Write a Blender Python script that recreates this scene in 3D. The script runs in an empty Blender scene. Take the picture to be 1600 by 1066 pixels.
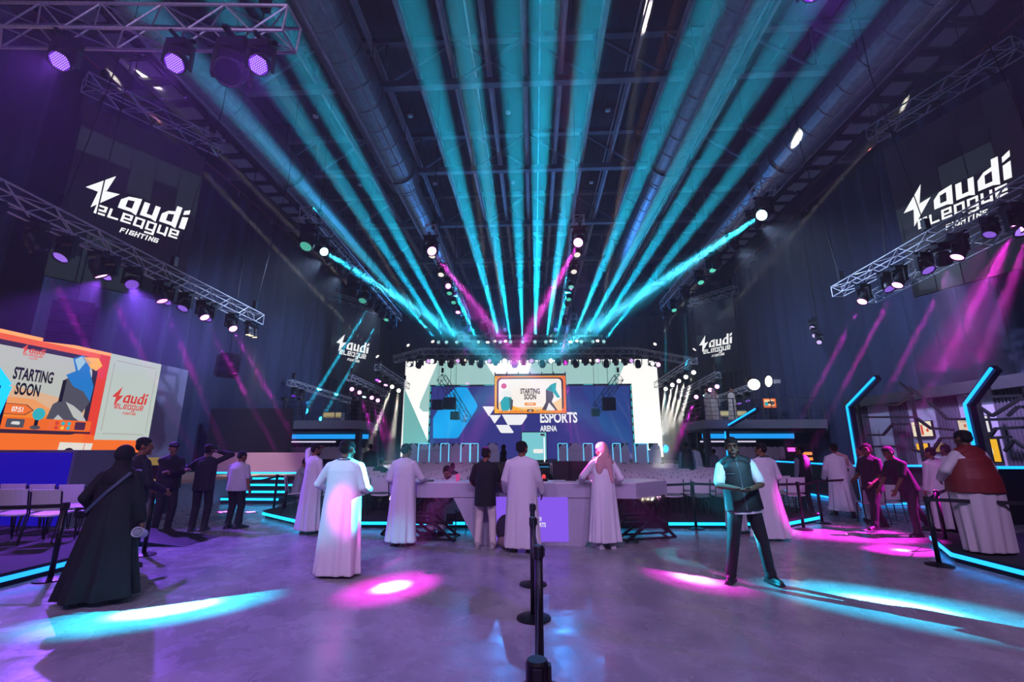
import bpy, bmesh, math, random
from mathutils import Vector, Matrix, Euler
random.seed(7)
SC = bpy.context.scene
COL = SC.collection
R = math.radians
V = Vector
# ---------------------------------------------------------------- camera
FPX = 1600 * 16 / 36
cam = bpy.data.cameras.new('camera'); cam.lens = 16; cam.sensor_width = 36; cam.clip_end = 200
CAM = bpy.data.objects.new('camera', cam); COL.objects.link(CAM)
EYE = V((0, 0, 1.65))
CAM.location = EYE
CAM.rotation_euler = (R(90 + 13.216), 0, R(2.743))
SC.camera = CAM
_CR = Euler((R(90 + 13.216), 0, R(2.743))).to_matrix()
def at(px, py, X=None, Y=None, Z=None):
    """point of the hall that lies behind a place in the photograph, on the plane x=X, y=Y or z=Z"""
    d = _CR @ V((px - 800, 533 - py, -FPX))
    t = (X - EYE.x) / d.x if X is not None else (Y - EYE.y) / d.y if Y is not None else (Z - EYE.z) / d.z
    return EYE + d * t
# ---------------------------------------------------------------- world, exposure
W = bpy.data.worlds.new('world'); SC.world = W; W.use_nodes = True
W.node_tree.nodes['Background'].inputs[0].default_value = (0.02, 0.03, 0.06, 1)
W.node_tree.nodes['Background'].inputs[1].default_value = 0.3
SC.view_settings.view_transform = 'Standard'
SC.view_settings.look = 'None'
SC.view_settings.gamma = 1
SC.view_settings.use_curve_mapping = False
SC.view_settings.exposure = 0.0
SC.cycles.max_bounces = 5
SC.cycles.diffuse_bounces = 2
SC.cycles.glossy_bounces = 2
SC.cycles.transparent_max_bounces = 8
SC.cycles.volume_bounces = 0
SC.cycles.sample_clamp_indirect = 3
HAZE = 0.0062
BEAM = 1.7          # overall power of the beam lamps
# ---------------------------------------------------------------- colours and materials
def lin(c):
    if isinstance(c, str):
        c = c.lstrip('#'); c = tuple(int(c[i:i + 2], 16) / 255 for i in (0, 2, 4))
    return tuple(x / 12.92 if x <= .04045 else ((x + .055) / 1.055) ** 2.4 for x in c)
_mats = {}
def mat(name, col='#808080', rough=.6, metal=0, emit=None, es=1.0, noise=0, nscale=8, bump=0, bscale=40, stretch=(1, 1, 1), alpha=1):
    if name in _mats: return _mats[name]
    m = bpy.data.materials.new(name); m.use_nodes = True
    nt = m.node_tree; b = nt.nodes['Principled BSDF']
    c = lin(col)
    b.inputs['Base Color'].default_value = (*c, 1)
    b.inputs['Roughness'].default_value = rough
    b.inputs['Metallic'].default_value = metal
    if alpha < 1: b.inputs['Alpha'].default_value = alpha
    if emit:
        b.inputs['Emission Color'].default_value = (*lin(emit), 1)
        b.inputs['Emission Strength'].default_value = es
        b.inputs['Specular IOR Level'].default_value = .1
    if noise or bump:
        tc = nt.nodes.new('ShaderNodeTexCoord'); mp = nt.nodes.new('ShaderNodeMapping')
        mp.inputs['Scale'].default_value = stretch
        nt.links.new(tc.outputs['Object'], mp.inputs['Vector'])
    if noise:
        n = nt.nodes.new('ShaderNodeTexNoise'); n.inputs['Scale'].default_value = nscale; n.inputs['Detail'].default_value = 4
        r = nt.nodes.new('ShaderNodeValToRGB')
        lo = tuple(x * (1 - noise) for x in c); hi = tuple(min(1, x * (1 + noise)) for x in c)
        r.color_ramp.elements[0].position = .3; r.color_ramp.elements[1].position = .7
        r.color_ramp.elements[0].color = (*lo, 1); r.color_ramp.elements[1].color = (*hi, 1)
        nt.links.new(mp.outputs[0], n.inputs['Vector']); nt.links.new(n.outputs['Fac'], r.inputs[0])
        nt.links.new(r.outputs[0], b.inputs['Base Color'])
    if bump:
        n = nt.nodes.new('ShaderNodeTexNoise'); n.inputs['Scale'].default_value = bscale; n.inputs['Detail'].default_value = 3
        bp = nt.nodes.new('ShaderNodeBump'); bp.inputs['Strength'].default_value = bump; bp.inputs['Distance'].default_value = .02
        nt.links.new(mp.outputs[0], n.inputs['Vector']); nt.links.new(n.outputs['Fac'], bp.inputs['Height'])
        nt.links.new(bp.outputs[0], b.inputs['Normal'])
    _mats[name] = m
    return m
def glow(col, es=1.0):
    return mat('glow_%s_%g' % (str(col).strip('#'), es), '#050505', .4, emit=col, es=es)
def concrete():
    m = bpy.data.materials.new('polished_concrete'); m.use_nodes = True; nt = m.node_tree; L = nt.links; N = nt.nodes
    b = N['Principled BSDF']; tc = N.new('ShaderNodeTexCoord')
    def noise(s, d, rough=.6, dist=0):
        n = N.new('ShaderNodeTexNoise'); n.inputs['Scale'].default_value = s; n.inputs['Detail'].default_value = d
        n.inputs['Roughness'].default_value = rough; n.inputs['Distortion'].default_value = dist
        L.new(tc.outputs['Object'], n.inputs['Vector']); return n
    def ramp(n, p, c):
        r = N.new('ShaderNodeValToRGB'); L.new(n.outputs['Fac'], r.inputs[0])
        for e, q, k in zip(r.color_ramp.elements, p, c): e.position = q; e.color = (*k, 1)
        return r
    n1 = noise(1.3, 8, .65, .6); n2 = noise(14, 6, .6, .2); n3 = noise(2.6, 5, .65, .5)
    r1 = ramp(n1, (.35, .68), ((.2, .2, .21), (.34, .34, .35)))
    r2 = ramp(n2, (.3, .75), ((.86, .86, .86), (1, 1, 1)))
    mx = N.new('ShaderNodeMixRGB'); mx.blend_type = 'MULTIPLY'; mx.inputs[0].default_value = 1
    L.new(r1.outputs[0], mx.inputs[1]); L.new(r2.outputs[0], mx.inputs[2]); L.new(mx.outputs[0], b.inputs['Base Color'])
    r3 = ramp(n3, (.35, .7), ((.17,) * 3, (.38,) * 3)); L.new(r3.outputs[0], b.inputs['Roughness'])
    bp = N.new('ShaderNodeBump'); bp.inputs['Strength'].default_value = .22; bp.inputs['Distance'].default_value = .012
    L.new(n3.outputs['Fac'], bp.inputs['Height']); L.new(bp.outputs[0], b.inputs['Normal'])
    return m
# ---------------------------------------------------------------- mesh builder
class MB:
    def __init__(s): s.v = []; s.f = []; s.m = []; s.mi = 0
    def add(s, vs, fs):
        o = len(s.v); s.v += [tuple(p) for p in vs]
        for f in fs: s.f.append(tuple(o + i for i in f)); s.m.append(s.mi)
        return s
    def box(s, lo, hi):
        v = [(x, y, z) for x in (lo[0], hi[0]) for y in (lo[1], hi[1]) for z in (lo[2], hi[2])]
        return s.add(v, [(0, 1, 3, 2), (4, 6, 7, 5), (0, 4, 5, 1), (2, 3, 7, 6), (0, 2, 6, 4), (1, 5, 7, 3)])
    def cbox(s, c, d, rot=None):
        v = [V((x, y, z)) for x in (-d[0] / 2, d[0] / 2) for y in (-d[1] / 2, d[1] / 2) for z in (-d[2] / 2, d[2] / 2)]
        if rot is not None: v = [rot @ p for p in v]
        c = V(c)
        return s.add([c + p for p in v], [(0, 1, 3, 2), (4, 6, 7, 5), (0, 4, 5, 1), (2, 3, 7, 6), (0, 2, 6, 4), (1, 5, 7, 3)])
    def bar(s, a, b, w, h=None, up=(0, 0, 1)):
        a, b = V(a), V(b); h = h or w
        d = (b - a); L = d.length
        if L < 1e-6: return s
        d = d / L; u = V(up)
        if abs(d.dot(u)) > .99: u = V((0, 1, 0)) if abs(d.y) < .9 else V((1, 0, 0))
        x = d.cross(u).normalized(); z = x.cross(d)
        v = [p + x * i * w / 2 + z * j * h / 2 for p in (a, b) for i in (-1, 1) for j in (-1, 1)]
        return s.add(v, [(0, 1, 3, 2), (4, 6, 7, 5), (0, 4, 5, 1), (2, 3, 7, 6), (0, 2, 6, 4), (1, 5, 7, 3)])
    def tube(s, a, b, r0, r1=None, n=8, cap=True):
        a, b = V(a), V(b); r1 = r0 if r1 is None else r1
        d = (b - a).normalized(); u = V((0, 0, 1)) if abs(d.z) < .9 else V((1, 0, 0))
        x = d.cross(u).normalized(); y = d.cross(x)
        vs = [p + (x * math.cos(2 * math.pi * i / n) + y * math.sin(2 * math.pi * i / n)) * r for p, r in ((a, r0), (b, r1)) for i in range(n)]
        fs = [(i, n + i, n + (i + 1) % n, (i + 1) % n) for i in range(n)]
        if cap: fs += [tuple(range(n)), tuple(reversed(range(n, 2 * n)))]
        return s.add(vs, fs)
    def path(s, pts, r, n=6):
        for a, b in zip(pts, pts[1:]): s.tube(a, b, r, r, n)
        return s
    def lathe(s, prof, n=24, c=(0, 0, 0), rot=None, close=True):
        c = V(c); vs = []; k = len(prof)
        for r, z in prof:
            for i in range(n):
                a = 2 * math.pi * i / n; p = V((r * math.cos(a), r * math.sin(a), z)); vs.append(c + (rot @ p if rot is not None else p))
        fs = [(j * n + i, j * n + (i + 1) % n, (j + 1) * n + (i + 1) % n, (j + 1) * n + i) for j in range(k - 1) for i in range(n)]
        if close: fs += [tuple(reversed(range(n))), tuple(range((k - 1) * n, k * n))]
        return s.add(vs, fs)
    def prism(s, pts, t, mtx=None, both=True):
        """2-D outline (x, z) extruded along y from 0 to t"""
        n = len(pts); vs = [V((p[0], 0, p[1])) for p in pts] + [V((p[0], t, p[1])) for p in pts]
        if mtx is not None: vs = [mtx @ p for p in vs]
        return s.add(vs, [tuple(range(n)), tuple(reversed(range(n, 2 * n)))] + [(i, n + i, n + (i + 1) % n, (i + 1) % n) for i in range(n)])
    def slab(s, pts, z0, z1):
        """plan outline (x, y) extruded from z0 to z1"""
        n = len(pts); vs = [(p[0], p[1], z0) for p in pts] + [(p[0], p[1], z1) for p in pts]
        return s.add(vs, [tuple(reversed(range(n))), tuple(range(n, 2 * n))] + [(i, (i + 1) % n, n + (i + 1) % n, n + i) for i in range(n)])
    def ell(s, c, r, rot=None, n=16, k=10):
        c = V(c); vs = []; r = (r, r, r) if not hasattr(r, '__len__') else r
        T = lambda p: c + (rot @ p if rot is not None else p)
        vs.append(T(V((0, 0, -r[2]))))
        for j in range(1, k):
            t = math.pi * j / k - math.pi / 2
            for i in range(n):
                a = 2 * math.pi * i / n
                vs.append(T(V((r[0] * math.cos(t) * math.cos(a), r[1] * math.cos(t) * math.sin(a), r[2] * math.sin(t)))))
        vs.append(T(V((0, 0, r[2])))); last = len(vs) - 1
        fs = [(0, 1 + (i + 1) % n, 1 + i) for i in range(n)]
        for j in range(k - 2):
            for i in range(n):
                a = 1 + j * n; fs.append((a + i, a + (i + 1) % n, a + n + (i + 1) % n, a + n + i))
        a = 1 + (k - 2) * n
        fs += [(a + i, a + (i + 1) % n, last) for i in range(n)]
        return s.add(vs, fs)
    def cap(s, a, b, r0, r1, n=12):
        """capsule that tapers from r0 at a to r1 at b"""
        a, b = V(a), V(b); d = b - a; L = d.length
        if L < 1e-5: return s.ell(a, max(r0, r1))
        q = V((0, 0, 1)).rotation_difference(d.normalized()).to_matrix()
        prof = [(max(1e-4, r0 * math.cos(t)), r0 * math.sin(t)) for t in [R(x) for x in (-88, -60, -30, 0)]]
        prof += [(max(1e-4, r1 * math.cos(t)), L + r1 * math.sin(t)) for t in [R(x) for x in (0, 30, 60, 88)]]
        return s.lathe(prof, n, a, q)
    def build(s, name, m, parent=None, smooth=False, loc=None, rot=None):
        me = bpy.data.meshes.new(name); me.from_pydata(s.v, [], s.f)
        for q in (m if isinstance(m, (list, tuple)) else [m]): me.materials.append(q)
        if isinstance(m, (list, tuple)): me.polygons.foreach_set('material_index', s.m)
        if smooth: me.polygons.foreach_set('use_smooth', [True] * len(me.polygons))
        me.update()
        o = bpy.data.objects.new(name, me); COL.objects.link(o)
        if parent is not None: o.parent = parent
        if loc is not None: o.location = loc
        if rot is not None: o.rotation_euler = rot
        return o
def tag(o, label=None, cat=None, group=None, kind=None):
    if label: o['label'] = label
    if cat: o['category'] = cat
    if group: o['group'] = group
    if kind: o['kind'] = kind
    return o
def thing(name, label, cat, loc=(0, 0, 0), rz=0, group=None):
    o = bpy.data.objects.new(name, None); COL.objects.link(o); o.empty_display_size = .1
    o.location = loc; o.rotation_euler = (0, 0, rz)
    return tag(o, label, cat, group)
def struct(name, mb, m, **k):
    return tag(mb.build(name, m, **k), kind='structure')
def dup(root, loc, rz=None, label=None, group=None):
    r = root.copy(); COL.objects.link(r); r.location = loc
    if rz is not None: r.rotation_euler = (0, 0, rz)
    if label: r['label'] = label
    if group: r['group'] = group
    for ch in list(root.children):
        c = ch.copy(); COL.objects.link(c); c.parent = r
        for g in list(ch.children):
            d = g.copy(); COL.objects.link(d); d.parent = c
    return r
ORD = ['first', 'second', 'third', 'fourth', 'fifth', 'sixth', 'seventh', 'eighth', 'ninth', 'tenth', 'eleventh', 'twelfth', 'thirteenth', 'fourteenth',
       'fifteenth', 'sixteenth', 'seventeenth', 'eighteenth', 'nineteenth', 'twentieth', 'twenty-first', 'twenty-second', 'twenty-third', 'twenty-fourth',
       'twenty-fifth', 'twenty-sixth', 'twenty-seventh', 'twenty-eighth', 'twenty-ninth', 'thirtieth']
# ---------------------------------------------------------------- flat artwork for screens and signs
class Art:
    """flat picture on a panel: x to the right, z up, seen from -y; later layers lie a little nearer"""
    def __init__(s, step=.003): s.mb = MB(); s.mats = []; s.lay = 0; s.step = step
    def mat(s, m):
        if m not in s.mats: s.mats.append(m)
        s.mb.mi = s.mats.index(m); return s
    def up(s): s.lay += 1; return s
    def poly(s, pts, m=None):
        if m: s.mat(m)
        y = -s.lay * s.step
        s.mb.add([(p[0], y, p[1]) for p in pts], [tuple(range(len(pts)))]); return s
    def rect(s, x0, z0, x1, z1, m=None): return s.poly([(x0, z0), (x1, z0), (x1, z1), (x0, z1)], m)
    def disc(s, x, z, r, m=None, n=20, rz=None):
        return s.poly([(x + r * math.cos(2 * math.pi * i / n), z + (rz or r) * math.sin(2 * math.pi * i / n)) for i in range(n)], m)
    def rrect(s, x0, z0, x1, z1, r, m=None, n=6):
        p = []
        for cx, cz, a0 in ((x1 - r, z1 - r, 0), (x0 + r, z1 - r, 90), (x0 + r, z0 + r, 180), (x1 - r, z0 + r, 270)):
            p += [(cx + r * math.cos(R(a0 + 90 * i / n)), cz + r * math.sin(R(a0 + 90 * i / n))) for i in range(n + 1)]
        return s.poly(p, m)
    def stroke(s, pts, t, m=None, tz=None, T=lambda x, z: (x, z)):
        if m: s.mat(m)
        tz = tz or t; y = -s.lay * s.step
        for (x0, z0), (x1, z1) in zip(pts, pts[1:]):
            d = V((x1 - x0, z1 - z0)); d.normalize(); n = V((-d.y, d.x))
            ex = V((d.x * t / 2, d.y * tz / 2)); nn = V((n.x * t / 2, n.y * tz / 2))
            c = [V((x0, z0)) - ex - nn, V((x1, z1)) + ex - nn, V((x1, z1)) + ex + nn, V((x0, z0)) - ex + nn]
            q = [T(p.x, p.y) for p in c]
            s.mb.add([(p[0], y, p[1]) for p in q], [(0, 1, 2, 3)])
        return s
    def text(s, txt, x, z, h, m, w=.62, bold=.012, align='CENTER', shear=0):
        """line of lettering: cap height h, width factor w"""
        cu = bpy.data.curves.new('lettering', 'FONT'); cu.body = txt; cu.align_x = align; cu.size = h / .7; cu.offset = bold * h; cu.resolution_u = 3; cu.shear = shear
        o = bpy.data.objects.new('lettering', cu); COL.objects.link(o); bpy.context.view_layer.update()
        me = bpy.data.meshes.new_from_object(o.evaluated_get(bpy.context.evaluated_depsgraph_get()))
        s.mat(m); y = -s.lay * s.step
        s.mb.add([(x + v.co.x * w, y, z + v.co.y) for v in me.vertices], [tuple(p.vertices) for p in me.polygons])
        bpy.data.objects.remove(o); bpy.data.curves.remove(cu); bpy.data.meshes.remove(me)
        return s
    def build(s, name, parent, loc=(0, 0, 0), rot=None): return s.mb.build(name, s.mats, parent, loc=loc, rot=rot)
GLY = {
 'e': [[(1, 0), (0, 0), (0, 1), (1, 1), (1, .46), (0, .46)]], 'L': [[(0, 1), (0, 0), (1, 0)]], 'a': [[(1, 0), (0, 0), (0, 1), (1, 1), (1, -.12)]],
 'g': [[(1, 0), (0, 0), (0, 1), (1, 1), (1, -.5), (.05, -.5)]], 'u': [[(0, 1), (0, 0), (1, 0)], [(1, 1), (1, -.12)]],
 'F': [[(0, -.1), (0, 1), (1, 1)], [(0, .5), (.8, .5)]], 'I': [[(.5, 1.1), (.5, -.1)]], 'G': [[(1, 1), (0, 1), (0, 0), (1, 0), (1, .5), (.5, .5)]],
 'H': [[(0, 1.1), (0, -.1)], [(1, 1.1), (1, -.1)], [(0, .5), (1, .5)]], 'T': [[(-.1, 1), (1.1, 1)], [(.5, 1), (.5, -.1)]], 'N': [[(0, -.1), (0, 1), (1, 0), (1, 1.1)]],
}
def league_logo(A, cx, cz, wd, m):
    """lightning bolt + audi over eLeague over FIGHTING, wd wide"""
    k = wd / 10.0
    P = lambda x, z: (cx + (x - 5) * k, cz + (z - 2.9) * k)
    A.up()
    pl = lambda pts: A.poly([P(*p) for p in pts], m)
    # bolt
    pl([(2.25, 5.6), (0, 3.05), (1.15, 3.0)]); pl([(2.25, 5.6), (1.15, 3.0), (1.5, 3.35), (1.75, 3.45)]); pl([(1.5, 3.35), (2.9, 3.6), (.75, .95), (1.05, 3.0), (1.15, 3.0)])
    # a u d i : blocky, leaning
    def blk(x0, w, parts):
        for q in parts: pl([(x0 + (p[0] * w) + p[1] * .12, 1.95 + p[1]) for p in q])
    h = 2.0
    a_ = [[(0, 0), (.34, 0), (.34, 1.35), (0, 1.1)], [(0, 1.1), (.34, 1.35), (1, h), (.32, 1.75)], [(.68, -.0), (1, -.22), (1, h), (.68, 1.72)], [(.34, 0), (.68, 0), (.68, .42), (.34, .42)], [(.3, 1.3), (.7, 1.45), (.7, 1.9), (.3, 1.74)]]
    u_ = [[(0, 0), (.34, 0), (.34, 1.8), (0, 1.8)], [(.34, 0), (.68, 0), (.68, .42), (.34, .42)], [(.68, 0), (1, -.22), (1, 1.8), (.68, 1.8)]]
    d_ = [[(0, 0), (.34, 0), (.34, 1.35), (0, 1.1)], [(0, 1.1), (.34, 1.35), (.75, 1.55), (.75, 2.0), (.3, 1.74)], [(.34, 0), (.68, 0), (.68, .42), (.34, .42)], [(.68, 0), (1, -.22), (1, 2.75), (.68, 2.75)]]
    i_ = [[(0, 0), (1, 0), (1, 1.75), (0, 1.55)], [(0, 1.85), (1, 2.2), (1, 2.85), (0, 2.45)]]
    blk(2.95, 1.75, a_); blk(5.0, 1.6, u_); blk(6.9, 1.75, d_); blk(8.95, .62, i_)
    x = 1.2
    for ch in 'eLeague':
        for st in GLY[ch]: A.stroke([P(x + p[0] * .72 + p[1] * .1, .55 + p[1] * .92) for p in st], .23 * k, m)
        x += 1.16
    x = 3.6
    for ch in 'FIGHTING':
        w = .1 if ch == 'I' else .3
        for st in GLY[ch]: A.stroke([P(x + p[0] * w + p[1] * .1, -.75 + p[1] * .46) for p in st], .12 * k, m)
        x += .5 if ch != 'I' else .34
    return A
# ---------------------------------------------------------------- shared materials
ALU = mat('truss_aluminium', '#d2d4da', .4, .35, noise=.15, nscale=20)
BLK = mat('black_metal', '#101014', .45, .3, noise=.3, nscale=15)
BLKP = mat('black_plastic', '#0c0c10', .5, noise=.2, nscale=20)
DARK = mat('dark_grey_paint', '#2a2c33', .6, noise=.15, nscale=3)
GREY = mat('grey_paint', '#6d6f76', .6, noise=.1, nscale=3)
WHITE = mat('white_laminate', '#d9d9dc', .4, noise=.04, nscale=4)
STEEL = mat('painted_steel', '#7c8492', .5, .3, noise=.2, nscale=5)
GALV = mat('galvanised_sheet', '#9aa1a8', .42, .7, noise=.2, nscale=6)
GLASS = mat('screen_glass', '#0a0a0c', .2)
LEDB = glow('#1fb4ff', 2.2)
LEDV = glow('#2f6bff', 2.4)
# ================================================================ the hall
HX, YB, YF, HZ = 15.0, 42.0, -8.0, 17.0
struct('floor', MB().box((-HX, YF, -.2), (HX, YB, 0)), concrete())
deck = MB()
xs = [-HX + .3 * i for i in range(101)]
for i, x in enumerate(xs[:-1]):
    z = HZ if i % 2 else HZ + .08
    deck.add([(x, YF, z), (xs[i + 1], YF, z), (xs[i + 1], YB, z), (x, YB, z)], [(0, 1, 2, 3)])
    if i: deck.add([(x, YF, HZ), (x, YF, HZ + .08), (x, YB, HZ + .08), (x, YB, HZ)], [(0, 1, 2, 3)])
struct('ceiling', deck, mat('roof_deck', '#3a4450', .7, noise=.25, nscale=.6))
WALLM = mat('dark_wall', '#14161c', .8, noise=.1, nscale=2)
struct('wall_left', MB().box((-HX - .2, YF, 0), (-HX, YB, HZ)), WALLM)
struct('wall_right', MB().box((HX, YF, 0), (HX + .2, YB, HZ)), WALLM)
struct('wall_back', MB().box((-HX, YB, 0), (HX, YB + .2, HZ)), WALLM)
struct('wall_front', MB().box((-HX, YF - .2, 0), (HX, YF, HZ)), WALLM)
# stage fog: dense under the roof and round the stage, thin at head height near the entrance
def fog(name, dens, lo, hi, lab):
    hm = bpy.data.materials.new(name); hm.use_nodes = True; nt = hm.node_tree; nt.nodes.clear()
    o_ = nt.nodes.new('ShaderNodeOutputMaterial'); v_ = nt.nodes.new('ShaderNodeVolumeScatter')
    v_.inputs['Density'].default_value = dens; v_.inputs['Anisotropy'].default_value = .25; v_.inputs['Color'].default_value = (.9, .96, 1, 1)
    nt.links.new(v_.outputs[0], o_.inputs['Volume'])
    tag(MB().box(lo, hi).build('fog', hm), lab, 'fog', kind='stuff')
e = .02
fog('roof_fog', HAZE, (-HX + e, YF + e, 3.2), (HX - e, YB - e, HZ - e), 'stage fog hanging under the roof of the whole hall')
fog('stage_fog', HAZE, (-HX + e, 20.0, .003), (HX - e, YB - e, 3.19), 'stage fog lying low around the stage')
fog('entrance_fog', HAZE * .22, (-HX + e, YF + e, .003), (HX - e, 19.99, 3.19), 'thin stage fog at head height near the entrance')
# ---------------------------------------------------------------- drapes
DRAPE = mat('drape_fabric', '#2f3858', .85, noise=.25, nscale=1.5, stretch=(1, 1, .15))
def drape(name, label, a, b, z0, z1, amp=.27, seed=1):
    rnd = random.Random(seed); a, b = V(a), V(b); d = (b - a); L = d.length; d = d / L; n = V((-d.y, d.x, 0))
    mb = MB(); N = int(L / .09); ph = 0; pts = []
    for i in range(N + 1):
        ph += rnd.uniform(.22, .75)
        pts.append((a + d * L * i / N, amp * math.sin(ph) * rnd.uniform(.6, 1.1)))
    zs = [z0, z0 + (z1 - z0) * .5, z1]
    for j, z in enumerate(zs):
        for i, (p, o) in enumerate(pts):
            q = p + n * (o * (1.15, 1, .75)[j]); mb.v.append((q.x, q.y, z))
    for j in range(2):
        for i in range(N): mb.f.append((j * (N + 1) + i, j * (N + 1) + i + 1, (j + 1) * (N + 1) + i + 1, (j + 1) * (N + 1) + i)); mb.m.append(0)
    return tag(mb.build(name, DRAPE, smooth=True), label, 'curtain')
drape('drape', 'dark navy pleated drape behind the orange arcade screen, covering that side of the hall', (-14.62, 3, 0), (-14.62, 41.2, 0), .02, 13.7, seed=2)
drape('drape', 'dark navy pleated drape above the menu screens and bar, covering that side of the hall', (14.62, 41.2, 0), (14.62, 3, 0), .02, 13.7, seed=3)
drape('drape', 'dark navy pleated drape hanging behind the white stage screen', (-14.2, 41.7, 0), (14.2, 41.7, 0), .02, 13.7, amp=.1, seed=4)
# ---------------------------------------------------------------- roof steel
PURL = mat('primer_grey_steel', '#b7b3bd', .55, .2, noise=.2, nscale=2)
for k in range(-6, 7):
    x = -.2 + 1.29 * k
    b = MB(); b.box((x - .055, YF, 14.78), (x + .055, YB, 14.96)); b.box((x - .1, YF, 14.96), (x + .1, YB, 14.99))
    struct('ceiling_beam', b, PURL)
for Y in (8.5, 13.9, 19.2, 24.6, 30.0, 35.4):
    b = MB(); b.box((-HX, Y - .13, 14.45), (HX, Y + .13, 14.7))
    b.box((-HX, Y - .13, 16.4), (HX, Y + .13, 16.62))
    for i in range(-5, 6):
        x = i * 2.58 - .2
        b.bar((x, Y, 14.6), (x, Y, 16.5), .1)
        b.bar((x, Y, 14.6), (x + (1.29 if i < 0 else -1.29) * 2, Y, 16.5), .1)
    struct('ceiling_beam', b, mat('roof_truss_steel', '#828894', .6, .2, noise=.2, nscale=2))
# secondary service rails and hanging rods under the roof
for i, (x, z) in enumerate([(-2.1, 15.6), (-1.5, 15.7), (.35, 15.8), (2.4, 15.7), (3.6, 15.6), (-4.4, 15.7)]):
    struct('ceiling_beam', MB().box((x - .03, YF, z), (x + .03, YB, z + .06)), PURL)
# ducts
def duct(label, X, Z, r):
    t = thing('air_duct', label, 'duct', (X, 2, Z))
    q = Euler((R(-90), 0, 0)).to_matrix()
    def run(y0, y1, rad):
        prof = []
        y = y0
        while y < y1:
            prof += [(rad, y), (rad, y + .9), (rad * 1.035, y + .93), (rad * 1.035, y + .99), (rad, y + 1.02)]; y += 1.05
        return MB().lathe(prof, 28, (0, 0, 0), q)
    run(0, 15.8, r).build('near_section', GALV, t)
    run(16.2, 38, r * .78).build('far_section', GALV, t)
    MB().lathe([(r * 1.12, 15.75), (r * 1.12, 15.95), (r * .8, 16.3)], 28, (0, 0, 0), q).build('reducer', GALV, t)
    for k in range(9):
        y = 2.5 + k * 3.9; q2 = r if y < 15.8 else r * .78
        MB().tube((-q2 * .98, y, -.05), (-q2 * .98, y, 1.2), .015, n=5).tube((q2 * .98, y, -.05), (q2 * .98, y, 1.2), .015, n=5).box((-q2 - .02, y - .02, 1.15), (q2 + .02, y + .02, 1.2)).build('hanger', BLK, t)
    rl = MB().box((-r * .25 - .04, 0, -r * 1.03), (-r * .25 + .04, 38, -r * .98)); rl.box((r * .5, 0, -r * .9), (r * .5 + .05, 38, -r * .85)); rl.build('seam_rail', PURL, t)
    return t
duct('inner round metal air duct on the orange arcade screen side', -5.93, 13.8, .72)
duct('inner round metal air duct on the menu screens side', 5.93, 13.8, .72)
duct('outer round metal air duct next to the drape with the orange arcade screen', -10.95, 13.8, .72)
duct('outer round metal air duct next to the drape with the menu screens', 10.95, 13.8, .72)
PANELM = mat('pale_panel', '#a9adb8', .6)
for s, side in ((-1, 'orange arcade screen'), (1, 'menu screens')):
    t = thing('cable_ladder', 'long dark cable ladder with pale panels high above the %s' % side, 'cable ladder', (s * 13.1, 6, 14.2))
    b = MB().box((-.62, 0, -.08), (-.54, 32, .1)).box((.54, 0, -.08), (.62, 32, .1))
    b.build('side_rail', BLK, t)
    for k in range(30):
        y = .8 + k * 1.05
        MB().box((-.35, y, -.02), (.35, y + .62, .02)).build('panel', PANELM, t)
    for k in range(31): MB().box((-.56, .35 + k * 1.05, 0), (.56, .5 + k * 1.05, .05)).build('rung', BLK, t)
    for k in range(8): MB().tube((-.58, 2 + k * 4, .1), (-.58, 2 + k * 4, 2.82), .02, n=5).tube((.58, 2 + k * 4, .1), (.58, 2 + k * 4, 2.82), .02, n=5).box((-.6, 1.98 + k * 4, .1), (.6, 2.02 + k * 4, .14)).build('hanger', BLK, t)
    t = thing('sprinkler_pipe', 'thin red sprinkler pipe along the top of the drape above the %s' % side, 'pipe', (s * 14.4, 4, 14.0))
    MB().tube((0, 0, 0), (0, 36, 0), .04, n=8).build('pipe', mat('red_paint', '#7c2f33', .5), t)
    b = MB()
    for k in range(13): b.tube((0, 1 + k * 2.9, 0), (0, 1 + k * 2.9, -.22), .02, n=6).ell((0, 1 + k * 2.9, -.25), .05, n=8, k=6)
    b.build('sprinkler_head', GALV, t)
# round white detectors under the roof
DET = mat('white_plastic', '#f2f2f2', .4)
dp = None
rows = [([493, 641, 794, 950, 1112], [183, 182, 177, 173, 165], 'nearer'), ([562, 680, 801, 924, 1053, 1275], [290, 288, 286, 286, 281, 161], 'farther')]
for pxs, pys, wh in rows:
    for i, (x, y) in enumerate(zip(pxs, pys)):
        p = at(x, y, Z=14.2)
        lab = 'round white detector, %s from the orange-screen side in the %s row under the roof' % (ORD[i], wh)
        if dp is None:
            dp = thing('ceiling_detector', lab, 'detector', p, 0, 'round white detectors under the roof')
            MB().lathe([(.01, 0), (.1, 0), (.11, .05), (.05, .1), (.01, .1)], 16).build('housing', DET, dp, True)
            MB().tube((0, 0, .1), (0, 0, .6), .012, n=5).build('rod', BLK, dp)
        else: dup(dp, p, 0, lab)
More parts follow.
